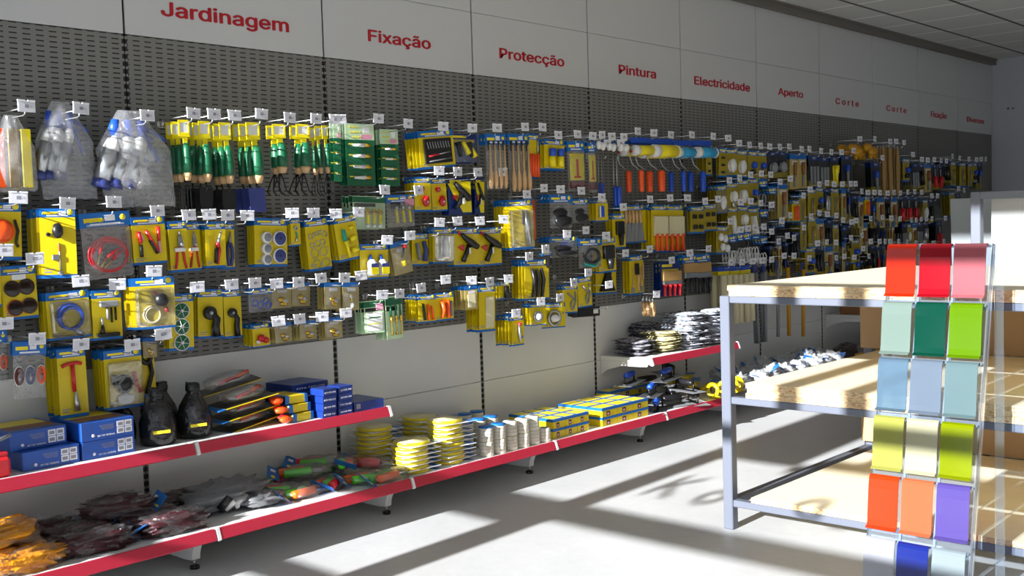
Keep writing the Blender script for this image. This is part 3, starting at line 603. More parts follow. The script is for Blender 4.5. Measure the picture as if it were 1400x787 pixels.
kind('coilbag', 'hose_coil_bag', 'crumpled clear bag with coiled blue hose', .24, .17, 'header', [('hose', [('r','B',0,.62,.16,.02,1,.8), ('r','S',0,.62,.12,.02,1,.8), ('r','B',.02,.6,.2,.015,1,.8)]), ('lining', [('e','K',.0,.8,.38,.18,.12), ('e','K',-.1,.55,.3,.16,.08)])], 'bag')
kind('greybag', 'dark_teal_hose_bag', 'crumpled clear bag with dark teal hose', .2, .17, 'header', [('hose', [('r','K',0,.6,.3,.05,1,.6), ('t','T',.04,[(-.3,.85),(.1,.95),(.36,.7)])])], 'bag')
kind('mask', 'black_mask_card', 'blue headed pack with black dust mask', .14, .11, 'header', [('mask', [('e','K',0,.6,.36,.3,.2), ('t','Y',.04,[(-.3,.6),(0,.85),(.3,.62)])])])
kind('bluecard', 'brush_head_card', 'small blue and yellow brush card', .14, .12, 'card', [('brush_head', [('b','B',-.3,.3,.1,.8,.1), ('b','W',-.3,.3,-.2,.8,.12)])])
kind('hookcard', 'curved_hook_card', 'yellow card with grey curved hooks', .12, .17, 'card', [('hook', [('t','g',.05,[(-.2,.3),(.2,.5),(.0,.7),(.1,.9)])]), ('hook', [('t','g',.04,[(.3,.25),(.35,.6),(.2,.85)])])])
kind('blackbox', 'flat_black_box', 'flat black box with white label', .16, .06, 'none', [('carton', [('b','K',-.5,.05,.5,.95,.12)]), ('price_label', [('b','W',.2,.3,.4,.7,.02,.12)]), ('hang_tab', [('b','K',-.1,-.1,.1,.05,.02)])], None, 'carton')
kind('blackbrush', 'black_bristle_card', 'yellow card with black bristle brush', .12, .2, 'card', [('bristles', [('b','K',-.3,.22,.3,.6,.15)]), ('handle', [('T','K',[(0,.6,.16),(0,.9,.1)])])])
kind('blackscraper', 'black_scraper_card', 'yellow card with waisted black scraper', .19, .23, 'card', [('scraper', [('p','K',[(-.14,.3),(.2,.3),(.14,.5),(.2,.68),(.36,.92),(-.34,.92),(-.2,.68),(-.08,.5)],.1)])])
kind('brushset', 'paint_brush_set_card', 'wide yellow card with wooden paint brushes', .28, .24, 'card', [('brush', [('T','D',[(-.3,.3,.025),(-.32,.7,.03),(-.32,.8,.07)]), ('b','g',-.4,.8,-.22,.94,.06)]), ('brush', [('T','D',[(-.02,.9,.04),(-.02,.6,.05),(0,.5,.12)]), ('b','K',-.14,.2,.12,.48,.08)]), ('brush', [('T','D',[(.22,.3,.03),(.24,.68,.03),(.24,.78,.08)]), ('b','g',.14,.78,.34,.92,.06)]), ('brush', [('T','D',[(.42,.2,.04),(.43,.6,.03)])])], None, 'brush pack')
kind('puttyknife', 'putty_knife_set', 'yellow card with wood handled grey putty knives', .26, .235, 'card', [('knife', [('T','D',[(u,.14,.03),(u+.01,.3,.045),(u+.02,.48,.025)]), ('p','g',[(u-.03,.46),(u+.09,.46),(u+.16,.96),(u-.1,.96)],.012+.008*i)]) for i, u in enumerate((-.36,-.22,-.08,.06,.2))])
kind('orangebrush', 'orange_handled_brush_pack', 'pack of grey brushes with orange handles', .17, .3, 'card', [('bristles', [('b','c',-.42,.24,.42,.66,.12)])]+[('handle', [('T','O',[(u,.62,.1),(u+.03,.74,.05),(u+.05,.98,.08)])]) for u in (-.3,0,.3)], None, 'brush pack')
kind('whitefoam', 'foam_brush_card', 'tiny blue headed card with white foam heads', .1, .085, 'header', [('foam_head', [('e','W',-.2,.55,.2,.28,.2)]), ('foam_head', [('e','W',.22,.6,.2,.28,.2)])])
kind('redbrush', 'red_handled_brush_pack', 'pack of brushes with red handles, bristles up', .2, .21, 'navy', [('bristles', [('b','t',-.45,.25,.45,.55,.1), ('b','S',-.45,.55,.45,.66,.11)])]+[('handle', [('T','R',[(u,.66,.08),(u,.8,.05),(u,1.0,.05)])]) for u in (-.36,-.12,.12,.36)], None, 'brush pack')
kind('blackhandled', 'black_handled_brush_pack', 'pack of brushes with black handles, bristles up', .16, .24, 'header', [('bristles', [('b','t',-.45,.22,.45,.48,.1), ('b','S',-.45,.48,.45,.62,.11)])]+[('handle', [('T','K',[(u,.62,.1),(u,.8,.05),(u,1.0,.06)])]) for u in (-.34,0,.34)], None, 'brush pack')
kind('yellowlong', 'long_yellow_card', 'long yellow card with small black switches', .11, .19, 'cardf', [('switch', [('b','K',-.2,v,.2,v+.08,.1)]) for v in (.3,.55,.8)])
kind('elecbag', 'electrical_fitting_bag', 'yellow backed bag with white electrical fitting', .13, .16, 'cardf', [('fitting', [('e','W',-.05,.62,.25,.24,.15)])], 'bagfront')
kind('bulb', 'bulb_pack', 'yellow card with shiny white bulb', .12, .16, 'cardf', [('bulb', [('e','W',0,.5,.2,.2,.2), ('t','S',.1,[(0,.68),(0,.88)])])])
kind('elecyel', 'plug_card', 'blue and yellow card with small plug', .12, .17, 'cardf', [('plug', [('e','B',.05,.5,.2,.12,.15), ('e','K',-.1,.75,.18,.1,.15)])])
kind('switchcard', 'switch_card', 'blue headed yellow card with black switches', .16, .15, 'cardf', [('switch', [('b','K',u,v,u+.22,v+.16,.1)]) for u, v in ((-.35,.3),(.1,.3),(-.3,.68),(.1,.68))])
kind('socket', 'socket_bag', 'dark navy headed bag with grey socket', .14, .16, 'dark', [('socket', [('e','g',0,.6,.3,.2,.15)])], 'bagfront')
kind('brownstrip', 'brown_tool_strip', 'brown carded strip with wooden handled tool', .12, .22, 'clear', [('tool', [('T','N',[(0,.25,.12),(0,.6,.1)]), ('T','g',[(0,.6,.06),(0,.94,.08)])])])
kind('greygrid', 'grey_key_card', 'dark card with grey metal keys', .15, .2, 'dark', [('key', [('b','g',u,.35,u+.16,.92,.08)]) for u in (-.4,-.1,.2)])
kind('yellowtube', 'yellow_torch_pack', 'clear pack with yellow torch', .12, .2, 'dark', [('torch', [('T','Y',[(0,.3,.16),(0,.5,.16),(0,.6,.1),(0,.92,.1)])])])
kind('bluehang', 'blue_tool_card', 'dark blue card with grey tool', .14, .22, 'dark', [('tool', [('T','g',[(0,.35,.08),(.02,.92,.06)]), ('t','B',.1,[(0,.3),(0,.5)])])])
kind('greycables', 'grey_cable_bag', 'clear bag of grey cable loops', .14, .2, 'header', [('cable', [('r','g',0,.6,.2,.05,1,1.5), ('r','K',.1,.6,.16,.04,1,1.5)])], 'bag')
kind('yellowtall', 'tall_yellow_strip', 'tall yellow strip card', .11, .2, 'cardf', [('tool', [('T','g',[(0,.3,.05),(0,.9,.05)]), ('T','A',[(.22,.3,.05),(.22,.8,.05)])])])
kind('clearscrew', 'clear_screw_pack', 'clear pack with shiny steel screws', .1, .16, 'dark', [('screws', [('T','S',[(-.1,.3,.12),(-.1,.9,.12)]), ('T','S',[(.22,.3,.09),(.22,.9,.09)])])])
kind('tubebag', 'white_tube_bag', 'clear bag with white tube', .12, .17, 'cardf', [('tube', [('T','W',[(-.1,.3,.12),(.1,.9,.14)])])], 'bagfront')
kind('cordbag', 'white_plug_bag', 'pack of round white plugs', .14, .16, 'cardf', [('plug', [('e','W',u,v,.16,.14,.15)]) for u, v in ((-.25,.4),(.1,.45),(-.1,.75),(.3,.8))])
kind('whitecord', 'white_cord_loop', 'hanging loops of white cord', .12, .24, 'header', [('cord', [('r','W',0,.55,.22,.045,1,2.0)]), ('cord', [('r','W',.05,.66,.16,.04,1,2.0)])], None, 'cord')
kind('darktool', 'dark_tool_card', 'dark card with black and grey tool', .13, .18, 'dark', [('tool', [('T','K',[(-.1,.3,.14),(0,.9,.16)]), ('T','g',[(.25,.35,.06),(.2,.9,.06)])])])
kind('redtool', 'red_tool_card', 'dark card with red handled tool', .12, .19, 'dark', [('tool', [('T','R',[(0,.5,.14),(0,.95,.14)]), ('T','g',[(0,.2,.06),(0,.5,.06)])])])
kind('longsleeve', 'long_white_sleeve', 'long pale sleeve with blue and yellow header', .13, .4, 'none', [('header', [('b','B',-.46,0,.46,.075,.03), ('b','Y',-.46,.075,.46,.14,.03)]), ('sleeve', [('T','c',[(-.24,.14,.2),(-.24,.98,.19)]), ('T','c',[(.24,.14,.2),(.22,.97,.19)])])], None, 'sleeve pack')
kind('steelrod', 'steel_rod', 'long hanging grey steel bar', .045, .56, 'none', [('header', [('b','P',-.5,0,.5,.12,.1)]), ('bar', [('t','g',.3,[(0,.1),(0,1)])])], None, 'bar')
kind('yellowrod', 'yellow_rod', 'long hanging yellow bar', .05, .56, 'none', [('header', [('b','P',-.5,0,.5,.1,.1)]), ('bar', [('t','y',.3,[(0,.1),(0,1)])])], None, 'bar')
kind('orangeglove', 'orange_work_glove_pair', 'pair of orange work gloves', .28, .13, 'none', [('glove', [('e','y',-.22,.3,.25,.24,.12), ('e','y',.1,.5,.25,.3,.12), ('t','y',.06,[(.2,.6),(.36,.9)]), ('t','y',.06,[(.05,.6),(.1,.98)]), ('b','K',-.08,0,.08,.1,.04)])], None, 'gloves')
kind('longbrown', 'long_wooden_file', 'long flat pale brown wooden handled file', .12, .46, 'none', [('blade', [('p','t',[(-.1,.03),(.14,.03),(.36,.35),(.36,.85),(.12,1),(-.1,.85),(-.2,.35)],.06)]), ('hang_loop', [('r','S',0,.02,.08,.03)])], None, 'file')
kind('woodhandle', 'wooden_tool_handle', 'pale wooden handle hanging handle down', .05, .16, 'none', [('ferrule', [('T','S',[(0,0,.2),(0,.3,.24)])]), ('handle', [('T','D',[(0,.3,.24),(0,.45,.3),(0,.8,.3),(0,1,.16)])])], None, 'handle')
def fork_parts(blade):
    p = [('hanger', [('b','Y',-.36,0,-.26,.17,.06), ('b','Y',.26,0,.36,.17,.06), ('b','Y',-.36,0,.36,.03,.06), ('b','Y',-.36,.14,.36,.19,.06), ('b','Y',-.1,.19,.2,.42,.04), ('b','W',-.26,.03,.26,.14,.03)]),
         ('handle', [('T','G',[(0,.26,.16),(0,.34,.24),(0,.48,.26),(0,.59,.25)])]), ('collar', [('T','D',[(0,.59,.24),(0,.62,.24),(0,.68,.16)])])]
    if blade == 'fork': p.append(('prongs', [('t','K',.04,[(0,.68),(0,.73)])]+[('t','K',.035,[(0,.72),(u,.78),(u,.99)]) for u in (-.22,0,.22)]))
    if blade == 'trowel': p.append(('blade', [('t','K',.05,[(0,.68),(.08,.74),(0,.78)]), ('p','K',[(-.4,.74),(.4,.74),(.42,.9),(.3,1.0),(-.2,1.0),(-.4,.92)],.07)]))
    if blade == 'wide': p.append(('blade', [('t','K',.05,[(0,.68),(.08,.73)]), ('p','P',[(-.45,.73),(.4,.73),(.44,1.0),(-.38,1.0)],.07)]))
    if blade == 'cult': p.append(('tines', [('t','K',.035,[(0,.66),(u*.6,.8),(u,.92),(u*1.1+.02,.98,.3)]) for u in (-.42,-.1,.3)]))
    return p
kind('fork', 'weeding_fork', 'green handled hand fork with long black prongs', .075, .36, 'none', fork_parts('fork'), None, 'garden tool')
kind('trowel', 'garden_trowel', 'green handled garden trowel with black blade', .085, .37, 'none', fork_parts('trowel'), None, 'garden tool')
kind('trowelwide', 'planting_trowel', 'green handled trowel with wide dark blade', .1, .37, 'none', fork_parts('wide'), None, 'garden tool')
kind('cultivator', 'hand_cultivator', 'green handled cultivator with splayed black tines', .09, .31, 'none', fork_parts('cult'), None, 'garden tool')
kind('longdriver', 'long_screwdriver', 'long thin screwdriver with blue handle', .045, .28, 'none', [('shaft', [('t','S',.06,[(0,0),(0,.62)])]), ('handle', [('T','B',[(0,.6,.2),(0,.66,.32),(0,.96,.3),(0,1,.2)])])], None, 'screwdriver')
def roller_parts(cs, hc): return [('header', [('b','B',-.45,0,.45,.10,.02)]), ('sleeve', [('t',cs[0],.15,[(-.3,.24),(.4,.24)]), ('t',cs[1],.155,[(-.46,.24),(-.28,.24)]), ('t',cs[1],.155,[(.4,.24),(.46,.24)]), ('t','R',.04,[(-.5,.26),(-.45,.26)])]),
    ('frame', [('t','S',.016,[(-.48,.26),(-.52,.36),(-.42,.48),(-.2,.56),(-.1,.62)])]), ('grip', [('T',hc,[(-.1,.6,.05),(-.1,.64,.09),(-.1,.96,.08),(-.1,1,.06)])])]
kind('rollery', 'yellow_paint_roller', 'paint roller with yellow sleeve and orange grip', .25, .32, 'none', roller_parts('YW', 'O'), None, 'paint roller')
kind('rollerb', 'blue_paint_roller', 'paint roller, pale blue sleeve and blue grip', .25, .32, 'none', roller_parts('bW', 'B'), None, 'paint roller')
kind('spraybag', 'sprayer_bottle_bag', 'clear bag of metal sprayers with blue triggers', .3, .37, 'none',
     [('sprayer_bottle', [('T','W',[(u,.28,.05),(u-.02,.33,.1),(u-.07,.42,.115)]), ('T','S',[(u-.07,.42,.115),(u-.2,.74,.12)]), ('T','P',[(u-.2,.73,.125),(u-.23,.8,.125)]), ('T','B',[(u+.02,.1,.05),(u+.01,.18,.08),(u,.28,.06)]), ('t','B',.028,[(u+.02,.16),(u+.2,.22),(u+.34,.3)]), ('t','B',.026,[(u+.04,.22),(u+.14,.34),(u+.24,.52)])]) for u in (-.24,-.07,.1)], 'bagfull', 'bag of sprayers')

ORD = ['first','second','third','fourth','fifth','sixth','seventh','eighth','ninth','tenth','eleventh','twelfth','thirteenth','fourteenth']
HOOKS = [
  (-0.523,1.785,'yellowbag',3,0.111,-0.523,1.765,0.157,0.274),
  (-0.324,1.789,'spraybag',1,0.09,-0.325,1.827,0.254,0.362),
  (-0.061,1.777,'spraybag',1,0.117,-0.061,1.806,0.334,0.375),
  (0.139,1.796,'fork',3,0.173,0.139,1.777,0.066,0.358),
  (0.232,1.798,'trowel',3,0.173,0.232,1.776,0.075,0.364),
  (0.328,1.798,'trowel',3,0.174,0.328,1.775,0.077,0.37),
  (0.46,1.811,'trowelwide',3,0.18,0.46,1.781,0.095,0.377),
  (0.603,1.803,'cultivator',2,0.166,0.603,1.782,0.092,0.311),
  (0.743,1.806,'cultivator',2,0.151,0.743,1.79,0.096,0.318),
  (0.847,1.808,'cultivator',3,0.174,0.847,1.787,0.099,0.315),
  (-0.569,1.464,'orangedisc',4,0.109,-0.569,1.454,0.134,0.205),
  (-0.393,1.443,'leverkit',6,0.166,-0.393,1.427,0.129,0.256),
  (-0.215,1.447,'jumpercable',3,0.171,-0.215,1.411,0.234,0.25),
  (-0.038,1.412,'clamps',3,0.174,-0.038,1.392,0.156,0.186),
  (0.097,1.394,'shears',2,0.161,0.097,1.373,0.082,0.206),
  (0.188,1.395,'shears',2,0.123,0.188,1.369,0.067,0.201),
  (0.274,1.391,'pliers',3,0.156,0.274,1.367,0.09,0.191),
  (0.368,1.388,'snips',3,0.107,0.368,1.366,0.057,0.201),
  (0.595,1.396,'taperolls',6,0.094,0.595,1.378,0.188,0.212),
  (0.708,1.395,'hardstrip',3,0.117,0.708,1.373,0.056,0.121),
  (0.831,1.39,'clampset',4,0.104,0.831,1.371,0.169,0.236),
  (0.963,1.395,'nozzleset',4,0.143,0.963,1.385,0.18,0.209),
  (1.123,1.497,'greenglue',4,0.138,1.123,1.472,0.206,0.152),
  (1.337,1.496,'bluebrass',3,0.115,1.337,1.48,0.2,0.157),
  (-0.629,1.282,'padlockcard',2,0.118,-0.629,1.261,0.081,0.182),
  (-0.523,1.248,'glasses',5,0.105,-0.523,1.222,0.129,0.195),
  (-0.359,1.159,'bikelock',4,0.136,-0.359,1.119,0.185,0.178),
  (-0.218,1.138,'tpump',5,0.162,-0.218,1.116,0.132,0.19),
  (-0.065,1.18,'gaugecard',4,0.235,-0.062,1.155,0.164,0.199),
  (0.119,1.107,'greenwheels',3,0.128,0.119,1.078,0.106,0.232),
  (0.278,1.107,'castor',3,0.09,0.278,1.085,0.122,0.206),
  (0.391,1.107,'castor',3,0.09,0.383,1.079,0.087,0.21),
  (0.499,1.098,'ringbag',2,0.13,0.499,1.075,0.12,0.101),
  (0.613,1.097,'smallbag',3,0.125,0.613,1.081,0.101,0.1),
  (0.735,1.108,'smallbag',3,0.105,0.735,1.086,0.097,0.105),
  (0.866,1.102,'smallbag',3,0.164,0.866,1.079,0.092,0.12),
  (0.962,1.107,'brassstrip',4,0.176,0.962,1.074,0.095,0.128),
  (1.127,1.264,'bottles',4,0.156,1.127,1.247,0.198,0.166),
  (1.271,1.28,'fittingcard',2,0.171,1.271,1.253,0.131,0.158),
  (-0.035,0.934,'smallbag',4,0.139,-0.035,0.911,0.057,0.076),
  (0.5,0.938,'redlump',5,0.119,0.5,0.919,0.086,0.099),
  (0.61,0.938,'smallbag',3,0.128,0.61,0.916,0.085,0.087),
  (0.732,0.937,'smallbag',3,0.147,0.732,0.916,0.088,0.085),
  (0.866,0.943,'smallbag',3,0.157,0.866,0.919,0.096,0.097),
  (1.084,1.01,'whitegreen',4,0.189,1.084,0.981,0.129,0.151),
  (1.191,1.009,'greenbrass',4,0.207,1.191,0.994,0.133,0.202),
  (-0.643,1.027,'ropebag',3,0.153,-0.643,0.997,0.111,0.187),
  (-0.531,0.963,'ropebag',2,0.189,-0.531,0.951,0.134,0.206),
  (-0.371,0.927,'twrench',6,0.167,-0.371,0.907,0.106,0.259),
  (-0.17,0.905,'blisterlump',5,0.172,-0.17,0.883,0.15,0.229),
  (-0.044,0.932,'blackcoil',3,0.108,-0.044,0.905,0.075,0.228),
  (1.101,1.825,'gluecard',3,0.114,1.101,1.817,0.165,0.289),
  (0.878,1.81,'gluecard',2,0.226,0.878,1.797,0.083,0.262),
  (1.284,1.811,'gluecard',3,0.112,1.284,1.795,0.108,0.272),
  (1.515,1.808,'bitset',5,0.194,1.515,1.794,0.245,0.184),
  (1.719,1.809,'hardbag',4,0.188,1.719,1.785,0.19,0.144),
  (1.902,1.818,'brushbag',3,0.235,1.905,1.789,0.177,0.283),
  (2.12,1.833,'brushbag',3,0.2,2.12,1.801,0.176,0.308),
  (2.262,1.838,'files',4,0.184,2.262,1.808,0.115,0.239),
  (2.393,1.801,'bluerolls',3,0.222,2.393,1.778,0.201,0.165),
  (2.562,1.813,'redonebag',3,0.235,2.563,1.775,0.15,0.279),
  (2.698,1.808,'redonebag',3,0.235,2.706,1.772,0.149,0.284),
  (1.478,1.591,'redwheel',4,0.13,1.478,1.567,0.119,0.17),
  (1.606,1.589,'redwheel',3,0.109,1.606,1.566,0.097,0.17),
  (1.749,1.588,'hotgun',3,0.115,1.749,1.567,0.192,0.188),
  (1.936,1.592,'hotgun',3,0.09,1.929,1.57,0.139,0.193),
  (1.469,1.339,'knifecard',4,0.109,1.469,1.288,0.129,0.16),
  (1.593,1.343,'caulktube',3,0.145,1.593,1.313,0.164,0.181),
  (1.753,1.341,'gluegun',3,0.152,1.753,1.31,0.171,0.2),
  (1.931,1.346,'gluegun',3,0.141,1.931,1.306,0.174,0.201),
  (1.331,1.027,'orangeknife',5,0.235,1.383,0.989,0.116,0.135),
  (1.498,1.057,'orangeplier',2,0.235,1.499,0.992,0.135,0.137),
  (1.678,1.043,'clearcard',5,0.235,1.689,1.013,0.084,0.119),
  (1.811,1.028,'tallyellow',5,0.231,1.811,1.009,0.114,0.238),
  (2.005,0.85,'thincard',6,0.235,2.035,0.839,0.093,0.163),
  (2.119,1.476,'sunblister',5,0.197,2.119,1.45,0.164,0.267),
  (2.123,1.146,'tongs',5,0.235,2.203,1.124,0.187,0.218),
  (1.954,1.035,'blacklong',4,0.223,1.954,1.015,0.079,0.085),
  (2.208,0.898,'ringcard',3,0.226,2.208,0.889,0.109,0.119),
  (2.369,0.908,'ringcard',1,0.204,2.369,0.876,0.163,0.138),
  (2.26,1.51,'orangebar',2,0.163,2.26,1.462,0.073,0.24),
  (2.4,1.504,'coilbag',4,0.235,2.42,1.476,0.317,0.186),
  (2.581,1.496,'coilbag',2,0.235,2.588,1.451,0.198,0.132),
  (2.259,1.181,'mask',2,0.235,2.288,1.324,0.141,0.104),
  (2.446,1.257,'coilbag',4,0.227,2.446,1.24,0.243,0.114),
  (2.614,1.273,'greybag',4,0.235,2.672,1.225,0.229,0.167),
  (2.768,1.46,'bluecard',3,0.235,2.79,1.585,0.221,0.127),
  (2.494,0.984,'hookcard',3,0.224,2.494,1.0,0.123,0.161),
  (2.626,1.033,'hookcard',2,0.221,2.626,1.009,0.12,0.176),
  (2.816,0.952,'blackbox',5,0.09,2.795,0.816,0.201,0.061),
  (2.8,1.238,'blackbrush',3,0.235,2.828,1.374,0.154,0.204),
  (2.974,1.402,'blackbrush',3,0.216,2.974,1.364,0.116,0.208),
  (2.984,1.129,'blackscraper',4,0.104,2.984,1.112,0.195,0.229),
  (3.232,1.143,'brushset',3,0.149,3.232,1.106,0.29,0.244),
  (3.25,1.447,'puttyknife',3,0.123,3.25,1.417,0.275,0.235),
  (3.464,1.454,'orangebrush',4,0.171,3.464,1.414,0.161,0.294),
  (3.66,1.454,'orangebrush',3,0.151,3.66,1.413,0.192,0.301),
  (2.787,1.818,'whitefoam',3,0.229,2.787,1.813,0.096,0.084),
  (2.88,1.813,'whitefoam',3,0.233,2.88,1.808,0.099,0.081),
  (2.996,1.814,'whitefoam',3,0.226,2.996,1.813,0.116,0.086),
  (2.836,1.771,'longdriver',2,0.203,2.836,1.698,0.049,0.255),
  (2.964,1.776,'longdriver',2,0.214,2.964,1.701,0.05,0.294),
  (3.137,1.854,'rollery',2,0.235,3.178,1.819,0.256,0.326),
  (3.304,1.851,'rollery',2,0.235,3.394,1.819,0.332,0.325),
  (3.489,1.846,'rollerb',2,0.235,3.637,1.819,0.25,0.324),
  (3.726,1.856,'rollerb',2,0.235,3.868,1.827,0.28,0.332),
  (3.979,1.857,'yellowlong',4,0.216,3.979,1.794,0.125,0.192),
  (4.166,1.851,'yellowlong',2,0.21,4.166,1.791,0.084,0.196),
  (3.467,1.065,'redbrush',3,0.235,3.475,1.072,0.219,0.211),
  (3.674,1.103,'blackhandled',3,0.235,3.695,1.091,0.153,0.24),
  (3.895,1.122,'blackhandled',3,0.204,3.895,1.088,0.168,0.25),
  (3.294,0.864,'woodhandle',4,0.212,3.294,0.927,0.093,0.127),
  (4.306,1.822,'elecbag',4),
  (4.445,1.816,'elecbag',4),
  (4.595,1.815,'elecyel',4),
  (4.721,1.814,'elecyel',4),
  (4.868,1.816,'socket',4),
  (5.009,1.823,'socket',4),
  (5.196,1.811,'brownstrip',4),
  (5.316,1.815,'brownstrip',4),
  (5.504,1.806,'greygrid',4),
  (5.674,1.802,'greygrid',4),
  (5.849,1.807,'yellowtube',4),
  (6.063,1.825,'bluehang',4),
  (3.867,1.432,'switchcard',2),
  (4.023,1.445,'switchcard',2),
  (4.171,1.571,'elecbag',4),
  (4.305,1.589,'bulb',4),
  (4.452,1.612,'elecbag',4),
  (4.598,1.622,'elecyel',4),
  (4.73,1.616,'greycables',4),
  (4.863,1.567,'greycables',4),
  (5.013,1.591,'brownstrip',4),
  (5.318,1.514,'yellowtall',4),
  (5.468,1.553,'yellowtall',4),
  (5.593,1.565,'elecyel',4),
  (5.713,1.555,'clearscrew',4),
  (5.855,1.557,'yellowtall',4),
  (6.006,1.561,'brownstrip',4),
  (4.311,1.423,'tubebag',4),
  (4.446,1.43,'bulb',4),
  (4.585,1.416,'tubebag',4),
  (4.734,1.403,'greycables',4),
  (5.007,1.325,'greycables',4),
  (5.213,1.468,'orangeplier',4),
  (5.327,1.313,'yellowtall',4),
  (5.462,1.335,'yellowtall',4),
  (5.592,1.325,'brownstrip',4),
  (4.171,1.296,'cordbag',4),
  (4.305,1.237,'whitecord',4),
  (4.407,1.243,'whitecord',4),
  (4.497,1.247,'whitecord',4),
  (4.618,1.251,'whitecord',4),
  (4.728,1.213,'whitecord',4),
  (4.879,1.289,'darktool',4),
  (5.212,1.231,'darktool',4),
  (5.745,1.313,'darktool',4),
  (5.859,1.276,'yellowtall',4),
  (6.011,1.258,'bluehang',4),
  (6.094,1.268,'darktool',4),
  (6.367,1.278,'brownstrip',4),
  (4.172,1.02,'longsleeve',2),
  (4.316,1.016,'longsleeve',2),
  (4.459,1.015,'longsleeve',2),
  (4.587,1.014,'steelrod',2),
  (4.723,1.015,'steelrod',2),
  (4.906,1.034,'steelrod',1),
  (5.052,1.028,'yellowrod',1),
  (5.29,1.0,'yellowrod',1),
  (5.423,1.106,'elecyel',4),
  (5.579,1.111,'darktool',4),
  (5.733,1.104,'brownstrip',4),
  (5.057,1.16,'darktool',4),
  (5.736,0.984,'elecyel',4),
  (5.874,0.989,'darktool',4),
  (6.053,0.974,'bluehang',4),
  (6.322,0.973,'darktool',4),
  (6.462,1.933,'orangeglove',2),
  (6.179,1.922,'orangeglove',2),
  (6.765,1.923,'longbrown',3),
  (6.887,1.928,'longbrown',3),
  (7.054,1.924,'longbrown',3),
  (6.608,1.782,'bluehang',3),
  (7.244,1.826,'elecyel',4),
  (7.44,1.789,'greygrid',4),
  (7.573,1.786,'darktool',4),
  (7.723,1.793,'brownstrip',4),
  (7.89,1.789,'redtool',4),
  (8.016,1.788,'redtool',4),
  (8.171,1.835,'darktool',4),
  (8.353,1.822,'yellowtall',4),
  (8.596,1.819,'yellowtall',4),
  (8.797,1.818,'yellowtall',4),
  (8.925,1.827,'elecyel',4),
  (9.056,1.83,'bluehang',4),
  (6.089,1.562,'bluehang',4),
  (6.208,1.502,'darktool',4),
  (6.318,1.492,'brownstrip',4),
  (6.443,1.494,'orangeplier',4),
  (6.551,1.491,'bluehang',4),
  (6.702,1.488,'brownstrip',4),
  (6.836,1.494,'darktool',4),
  (6.965,1.488,'brownstrip',4),
  (7.123,1.497,'redtool',4),
  (7.271,1.501,'redtool',4),
  (7.429,1.497,'redtool',4),
  (7.663,1.464,'elecbag',4),
  (7.794,1.464,'darktool',4),
  (8.314,1.534,'yellowtall',4),
  (8.465,1.517,'darktool',4),
  (7.198,1.253,'greygrid',4),
  (7.298,1.251,'elecbag',4),
  (7.412,1.257,'brownstrip',4),
  (7.529,1.259,'greygrid',4),
  (7.659,1.258,'clearscrew',4),
  (7.979,1.257,'redtool',4),
  (6.595,1.286,'darktool',4),
  (6.771,1.277,'bluehang',4),
  (6.952,1.268,'brownstrip',4),
  (6.204,1.146,'elecyel',4),
  (6.532,1.086,'darktool',4),
  (6.639,1.083,'redtool',4),
  (6.744,1.08,'bluehang',4),
  (6.219,1.038,'elecyel',4),
  (5.998,1.132,'brownstrip',4),
  (6.362,1.092,'darktool',4),
  (6.917,1.074,'brownstrip',4),
  (7.102,1.062,'bluehang',4),
  (7.293,1.049,'darktool',4),
  (7.49,1.043,'elecbag',4),
  (7.694,1.036,'brownstrip',4),
  (4.828,1.14,'darktool',4),
  (4.958,1.178,'brownstrip',4),
  (7.939,1.042,'darktool',4)
]
def build_mesh_parts(k, w, h):
    """meshes of one kind at one size: (root mesh or None, [(part name, mesh)])"""
    name, desc, cat, w0, h0, typ, parts, fl = K[k]
    root = card_mesh(w, h, typ).mesh(name) if typ != 'none' else None
    out = []
    for pn, ps in parts: out.append((pn, prims(MB(), ps, w, h).mesh(pn)))
    if fl == 'bag':
        hd = min(.24*h, .055); out.append(('polybag', bag_film(w*.97, h, hd*.9, .016+.04*w).mesh('polybag')))
    if fl == 'bagfront': out.append(('polybag', bag_film(w*.99, h*1.0, h*.18, .008+.12*w).mesh('polybag')))
    if fl == 'bagfull':
        m = MB(); d = .035+.1*w; nu, nv = 9, 12
        for sgn in (1, -1):
            vs = []
            for j in range(nv+1):
                v = j/nv; wd = w*(.3+.7*min(1, v*2.4)) if v < .42 else w*(1-.12*(v-.42))
                for i in range(nu+1):
                    u = i/nu; e = min(1, 4*u, 4*(1-u))*min(1, 4*v+.1, 5*(1-v)); kk = noise.noise(Vector((u*6, v*7+w*50, sgn*2)))
                    vs.append((.02+sgn*d*e*(.8+.5*kk), (u-.5)*wd*(1+.1*kk)+.1*w*(v-.3), -h*v*(1+.03*kk)))
            fs = []
            for j in range(nv):
                for i in range(nu):
                    a = j*(nu+1)+i; f = (a, a+nu+1, a+nu+2, a+1); fs.append(f if sgn > 0 else f[::-1])
            m.add(vs, fs, M_film2, True)
        out.append(('polybag', m.mesh('polybag')))
    if fl == 'blister':
        m = MB(); m.bbox((.001, -w*.44, -h*.95), (.02+.06*w, w*.44, -h*.2), M_blister, .012); out.append(('blister', m.mesh('blister')))
    return root, out
CACHE = {}
def get_kind(k, w, h):
    key = (k, round(w/.006), round(h/.008))
    if key not in CACHE: CACHE[key] = build_mesh_parts(k, w, h)
    return CACHE[key]
SIMPLE = {}
def simple_mesh(k, w, h):
    """one joined mesh of a small, far pack"""
    key = (k, round(w/.01), round(h/.02))
    if key not in SIMPLE:
        name, desc, cat, w0, h0, typ, parts, fl = K[k]
        m = card_mesh(w, h, typ) if typ != 'none' else MB()
        for pn, ps in parts: prims(m, ps, w, h)
        SIMPLE[key] = m.mesh(name)
    return SIMPLE[key]
